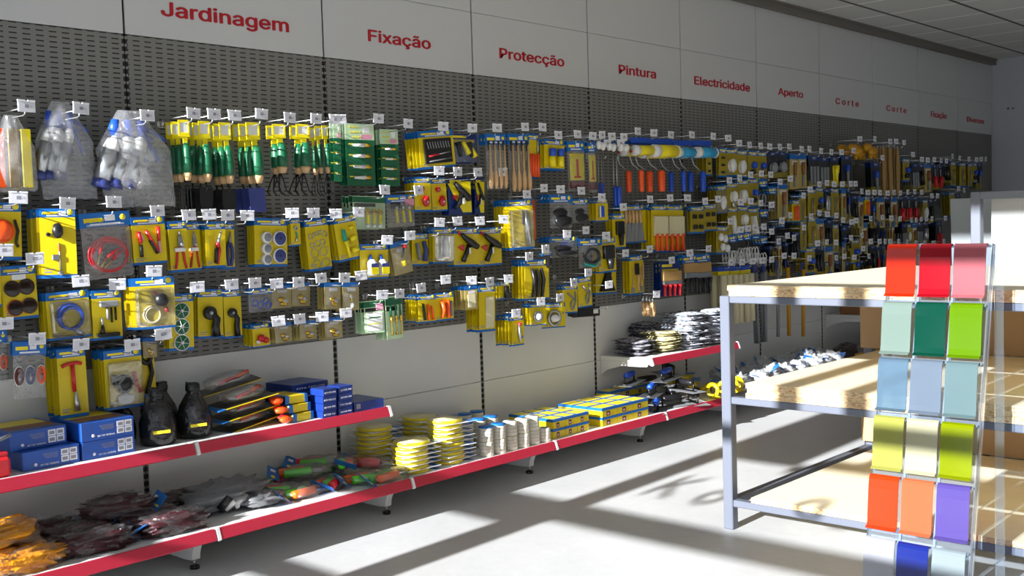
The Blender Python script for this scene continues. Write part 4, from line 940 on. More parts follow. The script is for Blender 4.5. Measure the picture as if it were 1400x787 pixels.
def new(name, me, parent=None, loc=(0,0,0), rot=(0,0,0)):
    o = bpy.data.objects.new(name, me); COL.objects.link(o); o.parent = parent; o.location = loc; o.rotation_euler = rot; return o
WIRE = {}
def wire_mesh(dz, L=.25):
    key = round(dz/.008)
    if key not in WIRE:
        m = MB(); r = .0022
        m.tube([(-.004, 0, 0), (L-.03, 0, 0), (L-.018, 0, .004), (L-.012, 0, .014)], r, M_wire, 6)
        m.tube([(-.004, 0, 0), (.004, 0, dz+.012), (.012, 0, dz+.016), (L-.004, 0, dz+.016)], r, M_wire, 6)
        m.box((-.006, -.016, -.006), (-.003, .016, max(.02, dz)), M_wire)
        WIRE[key] = m.mesh('wire')
    return WIRE[key]
mt = MB(); mt.bbox((-.0015, -.031, -.021), (.0015, .031, .019), M_paper, .0008); mt.box((-.003, -.031, .017), (.004, -.005, .022), M_paper); mt.box((-.003, .005, .017), (.004, .031, .022), M_paper)
TAGM = mt.mesh('price_tag')
mt = MB(); mt.box((.0015, -.027, -.018), (.0019, .027, .015), mat('insert_paper', '#d3d3da', .6)); mt.box((.0019, -.007, -.006), (.0024, .008, .006), M_print); mt.box((.0019, .010, -.004), (.0024, .02, .003), mat('print_light', '#b9b9c2', .7))
INSM = mt.mesh('paper_insert')
BAYS = {-1: 'leftmost', 0: 'Jardinagem', 1: 'nearer Fixa\u00e7\u00e3o', 2: 'Protec\u00e7\u00e3o', 3: 'Pintura', 4: 'Electricidade', 5: 'Aperto', 6: 'nearer Corte', 7: 'farther Corte', 8: 'farther Fixa\u00e7\u00e3o', 9: 'Diversos'}
# rows of hooks within each bay, counted from the top; place within a row counted from the left
by = {}
for i, h in enumerate(HOOKS): by.setdefault(int(math.floor(h[0])), []).append(i)
WHERE = {}
for b, ids in by.items():
    ids.sort(key=lambda i: -HOOKS[i][1]); rows = []
    for i in ids:
        for rw in rows:
            if abs(sum(HOOKS[j][1] for j in rw)/len(rw)-HOOKS[i][1]) < .085: rw.append(i); break
        else: rows.append([i])
    for ri, rw in enumerate(rows):
        rw.sort(key=lambda i: HOOKS[i][0])
        for ci, i in enumerate(rw):
            WHERE[i] = '%s hook, %s row, %s bay' % (ORD[min(ci, 13)], ORD[min(ri, 13)], BAYS.get(b, 'leftmost'))
def fit(i):
    h = HOOKS[i]
    if len(h) > 4: return list(h[4:])
    w0, h0 = K[h[2]][3:5]; q = h[2] in LONG or 1.18; return [.19, h[0], h[1]-.03, w0*(1 if q is True else 1.2), h0*q]
LONG = {'longsleeve', 'steelrod', 'yellowrod', 'orangeglove', 'longbrown'}
GEO = {i: fit(i) for i in range(len(HOOKS))}
LOWW = lambda i: .8 if HOOKS[i][2] in ('brushbag', 'jumpercable', 'bitset', 'rollery', 'rollerb') else .5 if len(HOOKS[i]) > 4 else .3
W0 = {i: GEO[i][3] for i in GEO}
# packs side by side must not run into each other
for _ in range(3):
    for i in range(len(HOOKS)):
        for j in range(i+1, len(HOOKS)):
            a, b = GEO[i], GEO[j]
            if a[2]-a[4] < b[2] and b[2]-b[4] < a[2]:
                gap = abs(a[1]-b[1]); need = (a[3]+b[3])/2+.004
                if need > gap > .02:
                    if min(a[2]-(b[2]-b[4]), b[2]-(a[2]-a[4])) < .06:   # one hangs above the other: shorten the upper one
                        u = a if a[2] > b[2] else b; lo = b if u is a else a
                        continue
                    f = gap/need; a[3] = max(a[3]*f, W0[i]*LOWW(i)); b[3] = max(b[3]*f, W0[j]*LOWW(j))
SUNNY = {'leverkit', 'gaugecard', 'sunblister', 'ringcard', 'whitegreen'}
TEXT_ON = {'leverkit', 'clamps', 'jumpercable', 'bikelock', 'bitset', 'glasses', 'bottles', 'orangebrush', 'castor', 'nozzleset', 'clampset'}
for i, hk in enumerate(HOOKS):
    y, z, k, n = hk[:4]; name, desc, cat, w0, h0, typ, parts, fl = K[k]
    xf, yc, zt, w, h = GEO[i]
    zt = min(zt, z-.012) if fl != 'bagfull' else zt
    zt = max(zt, z-.13); far = y > 4.2
    hz = zt-.012 if fl != 'bagfull' else z-.03
    hd = thing('peg_hook', 'zinc wire peg hook with white price tag, '+WHERE[i], 'display hook', (.004, y, hz), 0, 'peg hooks with price tags')
    new('wire', wire_mesh(z-.02-hz), hd)
    pt = new('price_tag', TAGM, hd, (.25, 0, z-hz), (R.uniform(-.05, .05), R.uniform(-.1, .06), R.uniform(-.16, .1)))
    new('paper_insert', INSM, pt)
    sp = min(.024, (xf-.03)/max(1, n)); yaw0 = (-.2 if k in SUNNY else 0)+R.uniform(-.1, .0); tilt0 = R.uniform(-.04, .04)
    if cat == 'garden tool': sp = .048
    if k in ('spraybag', 'yellowbag', 'orangeglove', 'rollery', 'rollerb'): sp = .09
    if k in ('longsleeve',): sp = .075
    for q in range(n):
        front = q == 0
        x = xf-sp*q
        if x < .012: break
        tilt = tilt0+R.uniform(-.012, .012)
        if k in ('bitset',): tilt = .09
        if k == 'nozzleset': tilt = .14
        if k == 'fittingcard': tilt = .16
        if k == 'clampset': tilt = .08
        if k == 'jumpercable': tilt = .06
        if k in ('spraybag', 'yellowbag'): tilt = 0
        loc = (x, yc+(R.uniform(-.004, .004) if q else 0), zt+(R.uniform(-.004, .002) if q else 0)); rot = (tilt, 0, yaw0+R.uniform(-.02, .02))
        lab = desc+(', front, ' if front else ', behind, ')+WHERE[i]
        if len(lab.replace('\u00e7', ' ').replace('\u00e3', ' ').split()) > 16 and lab.endswith(' bay'): lab = lab[:-4]
        grp = (name.replace('_', ' ')+'s').replace('boxs', 'boxes').replace('brushs', 'brushes')+' on the pegboard hooks'
        if far:
            o = new(name, simple_mesh(k, w, h), None, loc, rot); tag(o, lab, cat, grp); continue
        rootm, pts = get_kind(k, w, h)
        if rootm is not None:
            o = new(name, rootm, None, loc, rot)
        else:
            o = thing(name, '', cat, loc, 0); o.rotation_euler = rot
        tag(o, lab, cat, grp)
        if front or rootm is None or fl in ('bagfull',):
            for pn, me in pts: new(pn, me, o)
            if front and k in TEXT_ON and w > .1:
                hdh = min(.17*h, .032) if typ == 'card' else min(.24*h, .055)
                put_text('EVERTOP', M_gold, o, (.0032 if typ == 'header' else .0012, -w*.22, -hdh*.66), w*.4, hdh*.3, bold=.01)
                if k == 'jumpercable': put_text('CABO DE BATERIA 1200AMP 2,5M', M_paper, o, (.0034, 0, -hdh*.9), w*.74, hdh*.17)
            if front and k == 'gluecard' and w > .09:
                put_text('Elite', M_gold, o, (.0014, -w*.2, -h*.07), w*.3, h*.045); put_text('super', M_gold, o, (.0014, -w*.16, -h*.15), w*.4, h*.05); put_text('glue', M_gold, o, (.0014, -w*.1, -h*.23), w*.3, h*.05)

# ---------------------------------------------------------------- goods lying on the shelves
ZU, ZL, ZG = 0.5085, 0.1925, 0.4985
def glue_print(t, s, m, x, y, z, wd, h): return put_text(s, m, t, (x, y, z), wd, h)
NAVY = mat('carton_navy', '#14327f', .35, var=.05); NAVY2 = mat('carton_blue', '#1c4fa6', .35, var=.05)
def kit_box(x, y, z, label):
    t = thing('blue_kit_box', label, 'box', (x, y, z), R.uniform(-.01, .01), 'blue kit boxes on the upper shelf')
    MB().bbox((-.25, 0, 0), (0, .205, .068), NAVY2, .002).build('carton', t)
    m = MB()
    for i in range(2):
        for j in range(2): m.box((0, .137+i*.031, .012+j*.024), (.0006, .165+i*.031, .034+j*.024), M_paper)
    for i in range(2):
        for j in range(2): m.box((.0006, .141+i*.031, .017+j*.024), (.001, .16+i*.031, .029+j*.024), M_print)
    m.build('pictogram_panel', t)
    m = MB()
    for k in range(4): m.box((0, .07+.004*k, .05-.005*k), (.0006, .125, .0515-.005*k), M_print)
    m.lathe([(.006, 0), (.006, .0006)], M_paper, (0, .045, .018), 'x', 10); m.build('small_print', t)
    m = MB().box((-.24, .01, .068), (-.13, .19, .0685), M_gold).box((-.12, .02, .068), (-.05, .19, .0685), pm('N')); m.build('lid_print', t)
    glue_print(t, 'KIT DE VENDAS', M_paper, .0008, .095, .011, .065, .008)
    return t
kit_box(.31, -.63, ZU, 'blue kit box with white pictograms, lower left of the front four')
kit_box(.31, -.415, ZU, 'blue kit box with white pictograms, lower right of the front four')
kit_box(.27, -.655, ZU+.0685, 'blue kit box with white pictograms, upper left of the front four')
kit_box(.315, -.418, ZU+.0685, 'blue kit box with white pictograms, upper right beside the black bottles')
t = thing('red_tool_case', 'red tool case with grey handle cut by the left picture edge', 'tool case', (.3, -.72, ZU))
MB().bbox((-.06, -.08, 0), (.04, .04, .07), pm('R'), .01).build('case', t); MB().bbox((-.05, -.07, .07), (.03, .035, .085), pm('R'), .008).build('lid', t)
MB().tube([(.0, -.06, .08), (.01, -.05, .105), (.02, .05, .14)], .007, pm('g')).build('handle', t)

BLK = mat('black_shrink_film', '#1b1a1c', .22, var=.3, scale=30, bump=.8)
def bottle(x, y, s, label, lab_m=None):
    t = thing('black_wrapped_bottle', label, 'bottle', (x, y, ZU), R.uniform(-.3, .3), 'black wrapped bottles on the upper shelf')
    prof = [(.05, 0), (.068, .010), (.070, .05), (.068, .085), (.056, .125), (.038, .155), (.026, .172), (.024, .18), (.024, .196), (.026, .198), (.026, .214), (.015, .216)]
    m = MB(); m.lathe([(r*s, h*s) for r, h in prof], BLK, seg=32)
    m.v = [tuple(Vector(v)*(1+.07*noise.noise(Vector(v)*22+Vector((x*50, y*30, 0))))) if v[2] > .01 else v for v in m.v]
    m.build('bottle_body', t)
    MB().lathe([(.027*s, .185*s), (.029*s, .19*s), (.028*s, .212*s), (.02*s, .218*s)], M_black, seg=14).build('cap', t)
    if lab_m: MB().bbox((.05*s, -.035*s, .05*s), (.0715*s, .03*s, .062*s), lab_m, .001).build('label', t)
bottle(.25, -.08, 1.0, 'black film wrapped bottle with yellow label stripe, nearest blue boxes', M_gold)
bottle(.24, .085, 1.0, 'black film wrapped bottle at the right of the bottle group', M_gold)
bottle(.09, .03, .98, 'black film wrapped bottle standing behind the two front ones')
bottle(.08, -.15, .9, 'black film wrapped bottle half hidden behind the blue boxes')

def tray(x, y, z, rot, label, top):
    t = thing('spray_gun_pack', label, 'blister pack', (x, y, z), 0, 'orange tool packs lying on the upper shelf', rot=rot)
    MB().bbox((-.09, -.14, 0), (.07, .12, .003), M_yel, .001).bbox((-.088, -.138, .003), (.062, .118, .0045), M_black, .0005).build('backing_card', t)
    MB().bbox((-.09, -.175, 0), (.07, -.14, .004), M_blue, .001).build('header', t)
    MB().blob((-.01, -.01, .03), (.065, .10, .028), M_blister, seed=2, amp=.05, pw=.7).build('blister', t)
    MB().tube([(.03, -.06, .028), (.02, .0, .034), (.0, .03, .03)], .008, pm('R')).tube([(.0, .03, .03), (-.02, .09, .036)], .009, pm('O')).build('spray_gun', t)
for k in range(3):
    tray(.22+.01*k, .35-.01*k, ZU+.014+.05*k, (math.radians(7), 0, .12-.06*k), ['bottom', 'middle', 'top'][k]+' of the slanted black blister packs holding orange tools', k == 2)
tray(.135, .33, ZU+.165, (math.radians(12), 0, -.3), 'rearmost slanted blister pack with a red handle, against the back panel', True)
for k in range(3):
    t = thing('yellow_tool_box', ['lowest', 'middle', 'highest'][k]+' yellow box with light blue ends beside the navy boxes', 'box', (.33-.012*k, .50-.01*k, ZU+.0385*k), .1-.05*k, 'yellow boxes with orange tools on the upper shelf')
    MB().bbox((-.15, .0, 0), (0, .115, .034), M_yel, .002).build('carton', t)
    MB().box((-.15, .0, -.0), (.0008, .02, .0345), M_blue).box((-.15, .1, 0), (.0008, .116, .0345), M_blue).build('blue_band', t)
    MB().blob((-.01, -.035, .02), (.022, .03, .014), pm('O'), seed=k).blob((-.03, -.03, .028), (.02, .03, .01), pm('R'), seed=k+3).build('tool_tip', t)
def tape_box(x, y, z, wy, h, label, rz=0, txt='FITA TEFLON', dx=.09, grp='small navy tape boxes'):
    t = thing('tape_box', label, 'box', (x, y, z), rz, grp)
    MB().bbox((-dx, 0, 0), (0, wy, h), NAVY, .0015).build('carton', t)
    if txt: glue_print(t, txt, M_paper, .0006, wy*.5, h*.34, wy*.78, h*.3)
    return t
for k in range(4):
    tape_box(.36+.003*(k % 2), .632+.002*k, ZU+.0315*k, .075, .031, 'small navy tape box, %s of the stack beside the yellow boxes' % ['lowest', 'second', 'third', 'topmost'][k], .03*(k % 2), ['METUSIL 70M', 'METUSIL 70M', 'FITA TEFLON', 'FITA TEFLON'][k])
    tape_box(.36-.003*(k % 2), .722+.002*k, ZU+.0315*k, .075, .031, 'small navy tape box, %s of the stack nearest the shelf end' % ['lowest', 'second', 'third', 'topmost'][k], -.02*(k % 2), ['METUSIL 70M', 'FITA TEFLON', 'METUSIL 70M', 'METUSIL 70M'][k])
t = tape_box(.35, .815, ZU, .165, .042, 'wide navy box with grey square, lying at the shelf end', -.05, None, .2, 'wide navy boxes on the upper shelf'); MB().box((0, .012, .012), (.0006, .034, .034), M_print).build('code_label', t)
tape_box(.22, .60, ZU, .2, .034, 'wide navy box, bottom of the rear stack', .02, None, .19, 'wide navy boxes on the upper shelf')
tape_box(.215, .605, ZU+.0345, .2, .034, 'wide navy box, second in the rear stack', .0, None, .19, 'wide navy boxes on the upper shelf')
tape_box(.22, .60, ZU+.069, .2, .034, 'wide navy box, third in the rear stack', .02, 'FITA TEFLON', .19, 'wide navy boxes on the upper shelf')
tape_box(.21, .59, ZU+.1035, .2, .034, 'wide navy box, topmost of the rear stack', .04, 'FITA TEFLON', .19, 'wide navy boxes on the upper shelf')
tape_box(.14, .82, ZU, .14, .034, 'navy box lying behind the stacks near the upright', .0, None, .12, 'wide navy boxes on the upper shelf')
tape_box(.14, .82, ZU+.0345, .14, .034, 'navy box on top near the upright, behind the small stacks', .0, 'FITA TEFLON', .12, 'wide navy boxes on the upper shelf')

# soft packs on the bottom shelf
MAR = mat('maroon_mesh', '#3f141b', .55, var=.3, scale=60, bump=.5); ORA = mat('orange_cord', '#f09a10', .5, var=.25, scale=50, bump=.6)
FILM3 = film('pack_film', gloss=.2, white=.02, bump=.9, scale=30, fres=.22)
def soft_pack(name, x, y, z, L, wd, h, rz, m, label, grp, cat, hdr=None, seed=0, tilt=0.0):
    t = thing(name, label, cat, (x, y, z), 0, grp, rot=(tilt, 0, rz))
    MB().blob((0, 0, h*.95), (wd/2, L/2, h*.9), m, seed=seed, amp=.34, seg=28, rings=20, fr=3.2, pw=.8, st=(1.6, .5, 1.6)).rest().build('contents', t)
    MB().blob((0, 0, h*1.0), (wd/2*1.04, L/2*1.06, h*1.0), FILM3, seed=seed+9, amp=.3, seg=28, rings=20, fr=3.6, pw=.75, st=(1.7, .6, 1.7)).rest().build('wrapper', t)
    if hdr is not None:
        e, tw = hdr
        M2 = Matrix.Translation((0, e*(L/2+.03), h*.9)) @ Matrix.Rotation(tw, 4, 'X') @ Matrix.Rotation(e*.3, 4, 'Y')
        MB().bbox((-.04, -.035, -.001), (.04, .035, .001), M_blue, .0005, M2).box((-.03, -.012, .001), (-.008, .016, .0014), M_paper, M2).box((.0, -.02, .001), (.03, -.012, .0014), M_gold, M2).build('header_card', t)
for i, (x, y, z, rz) in enumerate([(.40, -.70, ZL, .05), (.30, -.74, ZL+.02, -.1), (.36, -.76, ZL+.09, .1), (.18, -.70, ZL+.04, 0)]):
    soft_pack('orange_cord_pack', x, y, z, .26, .12, .045, rz, ORA, ['front orange cord pack cut by the bottom left picture corner', 'second orange cord pack behind the front one', 'orange cord pack on top of the orange pile', 'rear orange cord pack at the left picture edge'][i], 'orange cord packs', 'cord pack', None, i)
mp = [(.38, -.43, .0, 0.12, (-1, .5), 'front maroon pack with sunlit blue card beside the orange packs'), (.25, -.42, .0, .08, (1, .7), 'long maroon pack lying behind the front one'),
      (.12, -.48, .0, -.05, (-1, 1.0), 'maroon pack behind the orange packs'), (.15, -.22, .0, .15, (-1, 1.2), 'rear maroon pack at the middle of the pile'), (.27, -.15, .0, .12, (-1, .9), 'maroon pack beside two tilted blue cards'),
      (.39, -.11, .0, .08, (-1, .4), 'front right maroon pack nearest the shelf joint'), (.13, .04, .0, -.1, None, 'rear right maroon pack beside the grey film bag'), (.24, -.26, .07, .3, (1, .9), 'maroon pack on top of the pile')]
for i, (x, y, dz, rz, hdr, lab) in enumerate(mp):
    soft_pack('maroon_bag', x, y, ZL+dz, .24, .115, .04, -rz, MAR, lab, 'maroon packs on the bottom shelf', 'bag', hdr, i+20)
# grey film bag with white pipe
t = thing('pipe_fitting_bag', 'grey clear film bag with white pipe ends on the bottom shelf', 'bag', (.22, .20, ZL))
GF = film('grey_film', gloss=.35, white=.18, bump=1.0, scale=22, col='#a9acb4', fres=.4)
MB().blob((-.0, .02, .05), (.12, .17, .055), GF, seed=4, amp=.3, seg=24, rings=16, fr=4, pw=.8).rest().build('film', t)
MB().cyl((.12, -.06, .03), (.14, -.03, .06), .02, pm('W')).tube([(.12, .0, .03), (.13, -.03, .04), (.11, .05, .05)], .018, pm('W')).cyl((.13, -.085, .03), (.15, -.05, .075), .016, M_black).build('pipe_end', t)
MB().cyl((.10, .10, .03), (.13, .12, .035), .014, pm('g')).build('pipe_end', t)
t = thing('small_film_bag', 'small clear bag with crumpled end beside the shelf joint', 'bag', (.34, .32, ZL)); MB().blob((0, 0, .03), (.06, .10, .03), GF, seed=8, amp=.35, seg=20, rings=12, fr=5).rest().build('film', t); MB().cyl((.0, -.05, .03), (.01, .03, .03), .012, pm('W')).build('pipe_end', t)
# neon handled tools in bags with blue header cards
def neon(x, y, z, rz, cols, label, hd=True, tilt=0, s=1.0):
    t = thing('neon_handle_bag', label, 'bag', (x, y, z), 0, 'bags of neon handled tools', rot=(tilt, 0, rz))
    for i, c in enumerate(cols):
        ox = (i-.5*(len(cols)-1))*.032
        hn = MB().lathe([(.013, -.06), (.018, -.056), (.0185, .055), (.015, .06)], mat('neon_'+c, {'L': '#5fe01a', 'O': '#ff6a1c', 'R': '#e2202c', 'G': '#18a04a'}[c], .3), (ox, -.04+.02*(i % 2), .024), 'y', 14).build('handle', t)
        MB().tube([(ox, .01, .022), (ox+.004, .11, .018)], .005, M_steel, 6).build('shaft', hn)
    MB().blob((0, .01, .024), (.014+.02*len(cols), .10, .026), M_film, seed=x*30+y*7, amp=.25, seg=16, rings=10, fr=4, pw=.8).rest().build('polybag', t)
    if hd:
        M2 = Matrix.Translation((0, -.125, .03)) @ Matrix.Rotation(-.5, 4, 'X') @ Matrix.Rotation(.35, 4, 'Y')
        MB().bbox((-.05, -.03, -.001), (.05, .03, .001), M_blue, .0005, M2).lathe([(.011, .001), (.011, .0016)], M_gold, (0.03, 0, 0), 'z', 10, M2).box((-.03, -.014, .001), (-.01, .01, .0015), M_paper, M2).build('header_card', t)
nb = [(.12, .42, 0, .2, 'LO', 'leftmost'), (.25, .47, 0, -.2, 'RL', 'left front'), (.36, .52, 0, .1, 'LO', 'sunlit front left'), (.08, .60, .01, .5, 'LR', 'rear left'), (.2, .63, .045, -.5, 'OL', 'topmost left'),
      (.31, .69, 0, .7, 'OLR', 'middle front'), (.12, .78, .05, -.7, 'RL', 'topmost rear'), (.1, .83, 0, .1, 'OG', 'rear middle'), (.24, .84, .05, .9, 'LO', 'centre'), (.38, .84, 0, -.1, 'OL', 'front right'), (.27, .97, .03, -.9, 'OR', 'right middle'), (.43, .93, 0, .05, 'LO', 'right end by yellow discs')]
for i, (x, y, dz, rz, cols, wh) in enumerate(nb):
    neon(x, y, ZL+dz, rz, cols, 'clear bag of neon handled tools, %s of the pile' % wh, True, R.uniform(-.1, .1))

# stacks of yellow discs on flat cards
YD = mat('disc_yellow', '#d9c425', .28, var=.12, scale=20); YT = mat('disc_face', '#d8cfa0', .4)
def disc_stack(x, y, n, r, wh, h=.0215):
    m = MB(); m.lathe([(r*.96, 0.002), (r, .004), (r, h*.72), (r*.97, h*.78), (r*.5, h*.8)], YD, seg=26); dm = m.mesh('disc')
    m = MB(); m.lathe([(r*.93, h*.8), (r*.93, h*.84)], YT, seg=26); fm = m.mesh('face')
    m = MB(); m.prism([(-r*1.02, -r*.9), (r*1.04, -r*1.0), (r*1.06, r*1.35), (-r*.9, r*1.45)], 0, .0016, M_paper, 'z'); m.box((-r*.9, r*.9, .0016), (r*.98, r*1.34, .0022), M_blue); cm = m.mesh('card')
    for k in range(n):
        t = thing('yellow_disc_pack', 'yellow disc on a card, '+(['lowest', 'second', 'third', 'fourth', 'fifth', 'sixth', 'seventh', 'eighth', 'ninth', 'tenth'][k] if k < n-1 else 'topmost')+' in '+wh, 'disc pack', (x+R.uniform(-.006, .006), y+R.uniform(-.006, .006), ZL+k*h), R.uniform(-.12, .12), 'yellow disc packs')
        new('disc', dm, t); new('card', cm, t)
        if k == n-1: new('face', fm, t)
disc_stack(.14, 1.10, 9, .085, 'the stack under the shelf end'); disc_stack(.12, 1.41, 9, .085, 'the rear right stack')
disc_stack(.385, 1.11, 7, .085, 'the front left stack'); disc_stack(.375, 1.345, 10, .085, 'the front right stack')
# tape rolls
CT = mat('roll_cream', '#d6d1bf', .35, var=.06, scale=30)
def rolls(x, y, n, wh, blue=False, r=.036):
    for k in range(n):
        t = thing('tape_roll', 'cream tape roll, %s of two in %s' % (['lower', 'upper'][k], wh), 'tape roll', (x, y, ZL+.073*k), R.uniform(-.5, .5), 'cream tape rolls')
        m = MB(); m.lathe([(r*.9, 0), (r, .003), (r, .068), (r*.92, .072)], CT, seg=18); 
        for q in (1, 2, 3): m.torus((0, 0, .017*q+.002), r+.0003, .0007, M_print, 'z', 18, 4)
        m.build('roll', t)
        MB().lathe([(r*.42, .072), (r*.42, .0726)], M_print, seg=12).build('core', t)
        if blue and k == 1: MB().lathe([(r*1.03, .066), (r*1.03, .0735), (r*.5, .0745)], M_blue, seg=18).build('film_cap', t)
for i, y in enumerate((1.56, 1.645, 1.735, 1.82, 1.905, 1.985)): rolls(.435+.004*(i % 2), y, 2 if i < 5 else 1, 'the %s front pair beside the discs' % ORD[i] if i < 5 else 'front beside yellow boxes', i < 2)
for i, y in enumerate((1.60, 1.69, 1.78)): rolls(.26, y, 2, 'the %s pair of the middle row' % ORD[i], True)
for i, y in enumerate((1.58, 1.67, 1.76, 1.85)): rolls(.09, y, 2, 'the %s pair of the rear row' % ORD[i], True)
# yellow and blue cartons
def carton(x, y, z, wy, dx, h, label):
    t = thing('yellow_blue_carton', label, 'box', (x, y, z), 0, 'yellow and blue cartons on the bottom shelf')
    key = ('carton', wy, dx, h)
    if key not in CACHE:
        m = MB().bbox((-dx+.001, .001, 0), (0, wy-.001, h), M_yel, .0015).mesh('carton')
        b = MB().box((-dx+.0008, .0008, h*.72), (.0006, wy-.0008, h*1.003), M_blue).box((-dx+.01, .012, h*1.003), (-.012, wy-.012, h*1.006), M_gold).mesh('blue_lid_band')
        p = MB().box((.0, wy*.28, h*.12), (.0008, wy*.5, h*.6), M_black).box((.0008, wy*.33, h*.2), (.001, wy*.45, h*.45), pm('p')).mesh('picture')
        CACHE[key] = (m, b, p)
    m, b, p = CACHE[key]; new('carton', m, t); new('blue_lid_band', b, t); new('picture', p, t)
colw = ['left', 'middle', 'right']
for c in range(3):
    for l in range(2):
        for d in range(3):
            row = ['front', 'second', 'third'][d]; lv = ['lower', 'upper'][l]
            carton(.445-.106*d, 2.055+.101*c, ZL+.0505*l, .10, .104, .05, '%s %s carton, %s row of the block beside the tape rolls' % (lv, colw[c], row))
            carton(.455-.106*d, 2.46+.146*c, ZL+.0505*l, .145, .104, .05, '%s %s carton, %s row of the longer block beside the trowels' % (lv, colw[c], row))
for c in range(3):
    carton(.16, 2.39+.125*c, ZL, .12, .10, .05, '%s flat carton against the back panel, nearer group' % colw[c])
    for l in range(2): carton(.13, 2.95+.135*c, ZL+.0505*l, .13, .10, .05, '%s %s carton against the back panel, farther group' % (['lower', 'upper'][l], colw[c]))
# plastering trowels and other hand tools
def trowel(x, y, z, rz, hc, label, grp, tilt=0.03):
    t = thing('plastering_trowel', label, 'trowel', (x, y, z), 0, grp, rot=(tilt, 0, rz))
    MB().bbox((-.06, -.13, 0), (.06, .13, .0015), M_steel if hc == 'B' else pm('g'), .0005).build('plate', t)
    MB().tube([(0, -.07, .002), (0, -.075, .04), (0, -.06, .05)], .005, M_black, 6).tube([(0, .07, .002), (0, .075, .04), (0, .06, .05)], .005, M_black, 6).bbox((-.012, -.09, .0015), (.012, .09, .006), M_black, .001).build('bracket', t)
    MB().lathe([(.012, -.068), (.017, -.06), (.019, 0), (.017, .06), (.012, .068)], pm(hc), (0, 0, .052), 'y', 14).build('handle', t)
for i, (x, y, z, rz) in enumerate([(.40, 3.06, ZL, .5), (.30, 3.16, ZL+.075, .35), (.19, 3.08, ZL+.145, .25), (.20, 3.25, ZL, .4)]):
    trowel(x, y, z, rz, 'B', 'steel plastering trowel with blue handle, '+['front one near the cartons', 'second in the pile', 'topmost at the rear', 'lowest behind'][i], 'blue handled trowels')
for i, (x, y, z, rz) in enumerate([(.42, 3.42, ZL, 1.0), (.31, 3.44, ZL+.075, .9), (.2, 3.5, ZL+.0, .7), (.2, 3.48, ZL+.15, 1.1)]):
    trowel(x, y, z, rz, 'K', 'trowel with thick black handle, '+['nearest the red rail', 'second in the pile', 'lowest at the rear', 'topmost at the rear'][i], 'black handled trowels')
for i, (x, y, z, rz) in enumerate([(.40, 3.22, ZL+.003, -.3), (.31, 3.30, ZL+.15, .2), (.12, 3.36, ZL+.08, -.4), (.40, 3.36, ZL+.08, 1.4), (.1, 3.64, ZL, .3)]):
    trowel(x, y, z, rz, 'KBKKY'[i], 'extra trowel in the heap with %s handle, %s' % (['black', 'blue', 'black', 'black', 'yellow'][i], ['low behind the first blue one', 'on top in the middle', 'at the back panel', 'upper front', 'lowest near the yellow rings'][i]), 'mixed trowels in the heap')
for i, (x, y, z, rz) in enumerate([(.18, 3.70, ZL+.05, .4), (.28, 3.62, ZL+.02, .9), (.14, 3.82, ZL, .2), (.32, 3.78, ZL, .5)]):
    t = thing('yellow_handled_tool', 'yellow handled tool with blue card, '+['topmost near the post', 'nearest the trowels', 'at the back panel', 'in front beside the tape rings'][i], 'hand tool', (x, y, z), rz, 'yellow handled tools')
    MB().tube([(-.06, -.08, .03), (0, -.04, .05), (.02, .06, .05), (-.02, .11, .03)], [.018, .024, .022, .014], M_yel, 10).build('handle', t)
    MB().bbox((-.01, -.13, .02), (.012, -.05, .05), M_black, .004).build('head', t); MB().bbox((.0, -.02, .075), (.06, .05, .078), M_blue, .001).build('header_card', t)
for i, (x, y, z) in enumerate([(.45, 3.60, ZL+.052), (.46, 3.72, ZL+.052), (.43, 3.92, ZL+.052), (.45, 3.83, ZL+.052)]):
    t = thing('yellow_tape_holder', 'yellow tape ring at the shelf front, %s from the trowels' % ORD[[0, 1, 3, 2][i]], 'tape holder', (x, y, z), .3*i, 'yellow tape rings')
    MB().torus((0, 0, 0), .036, .013, M_yel, 'y', 22, 8).build('ring', t); MB().bbox((-.02, -.01, -.052), (.05, .01, -.034), M_yel, .003).build('base', t)
# crumpled clear bags farther along the bottom shelf
WF = film('white_film', gloss=.55, white=.38, bump=1.0, scale=20)
for i in range(16):
    x = [.38, .17][i % 2]+R.uniform(-.02, .02); y = 4.04+.098*i; z = ZL+.002+(.02 if i % 3 == 1 else .0)
    t = thing('crumpled_bag', 'crumpled clear bag with blue card, %s along the shelf behind the rack' % (ORD[i] if i < 14 else ['', 'sixteenth', 'fifteenth'][i-13] if i-13 < 3 else 'last'), 'bag', (x, y, z), R.uniform(-1, 1), 'crumpled clear bags')
    MB().blob((0, 0, .045), (.078, .078, .05), WF, seed=i*3.1, amp=.34, seg=20, rings=14, fr=4).rest().build('film', t)
    M2 = Matrix.Translation((.03, -.05, .07)) @ Matrix.Rotation(R.uniform(-1, 1), 4, 'Y') @ Matrix.Rotation(R.uniform(-.8, .2), 4, 'X')
    MB().bbox((-.045, -.03, -.001), (.045, .03, .001), M_blue, .0005, M2).build('header_card', t)
    MB().blob((0, 0, .03), (.05, .06, .02), pm('KBgW'[i % 4]), seed=i, amp=.3).rest().build('contents', t)
for i in range(7):
    soft_pack('brown_bag', .26-.1*(i % 2), 5.85+.26*i, ZL, .24, .14, .04, R.uniform(-.4, .4), mat('brown_mesh', '#4a3330', .6, var=.3, scale=60, bump=.5), 'dark brown pack, %s along the far bottom shelf' % ORD[i], 'dark brown packs', 'bag', None, i+50)
t = thing('spirit_level', 'long yellow spirit level lying on the far bottom shelf', 'spirit level', (.40, 5.75, ZL), -.02); MB().bbox((-.012, 0, 0), (.012, .7, .045), pm('y'), .002).build('bar', t); MB().bbox((-.013, .12, .012), (.013, .17, .034), M_black, .001).build('vial_window', t)
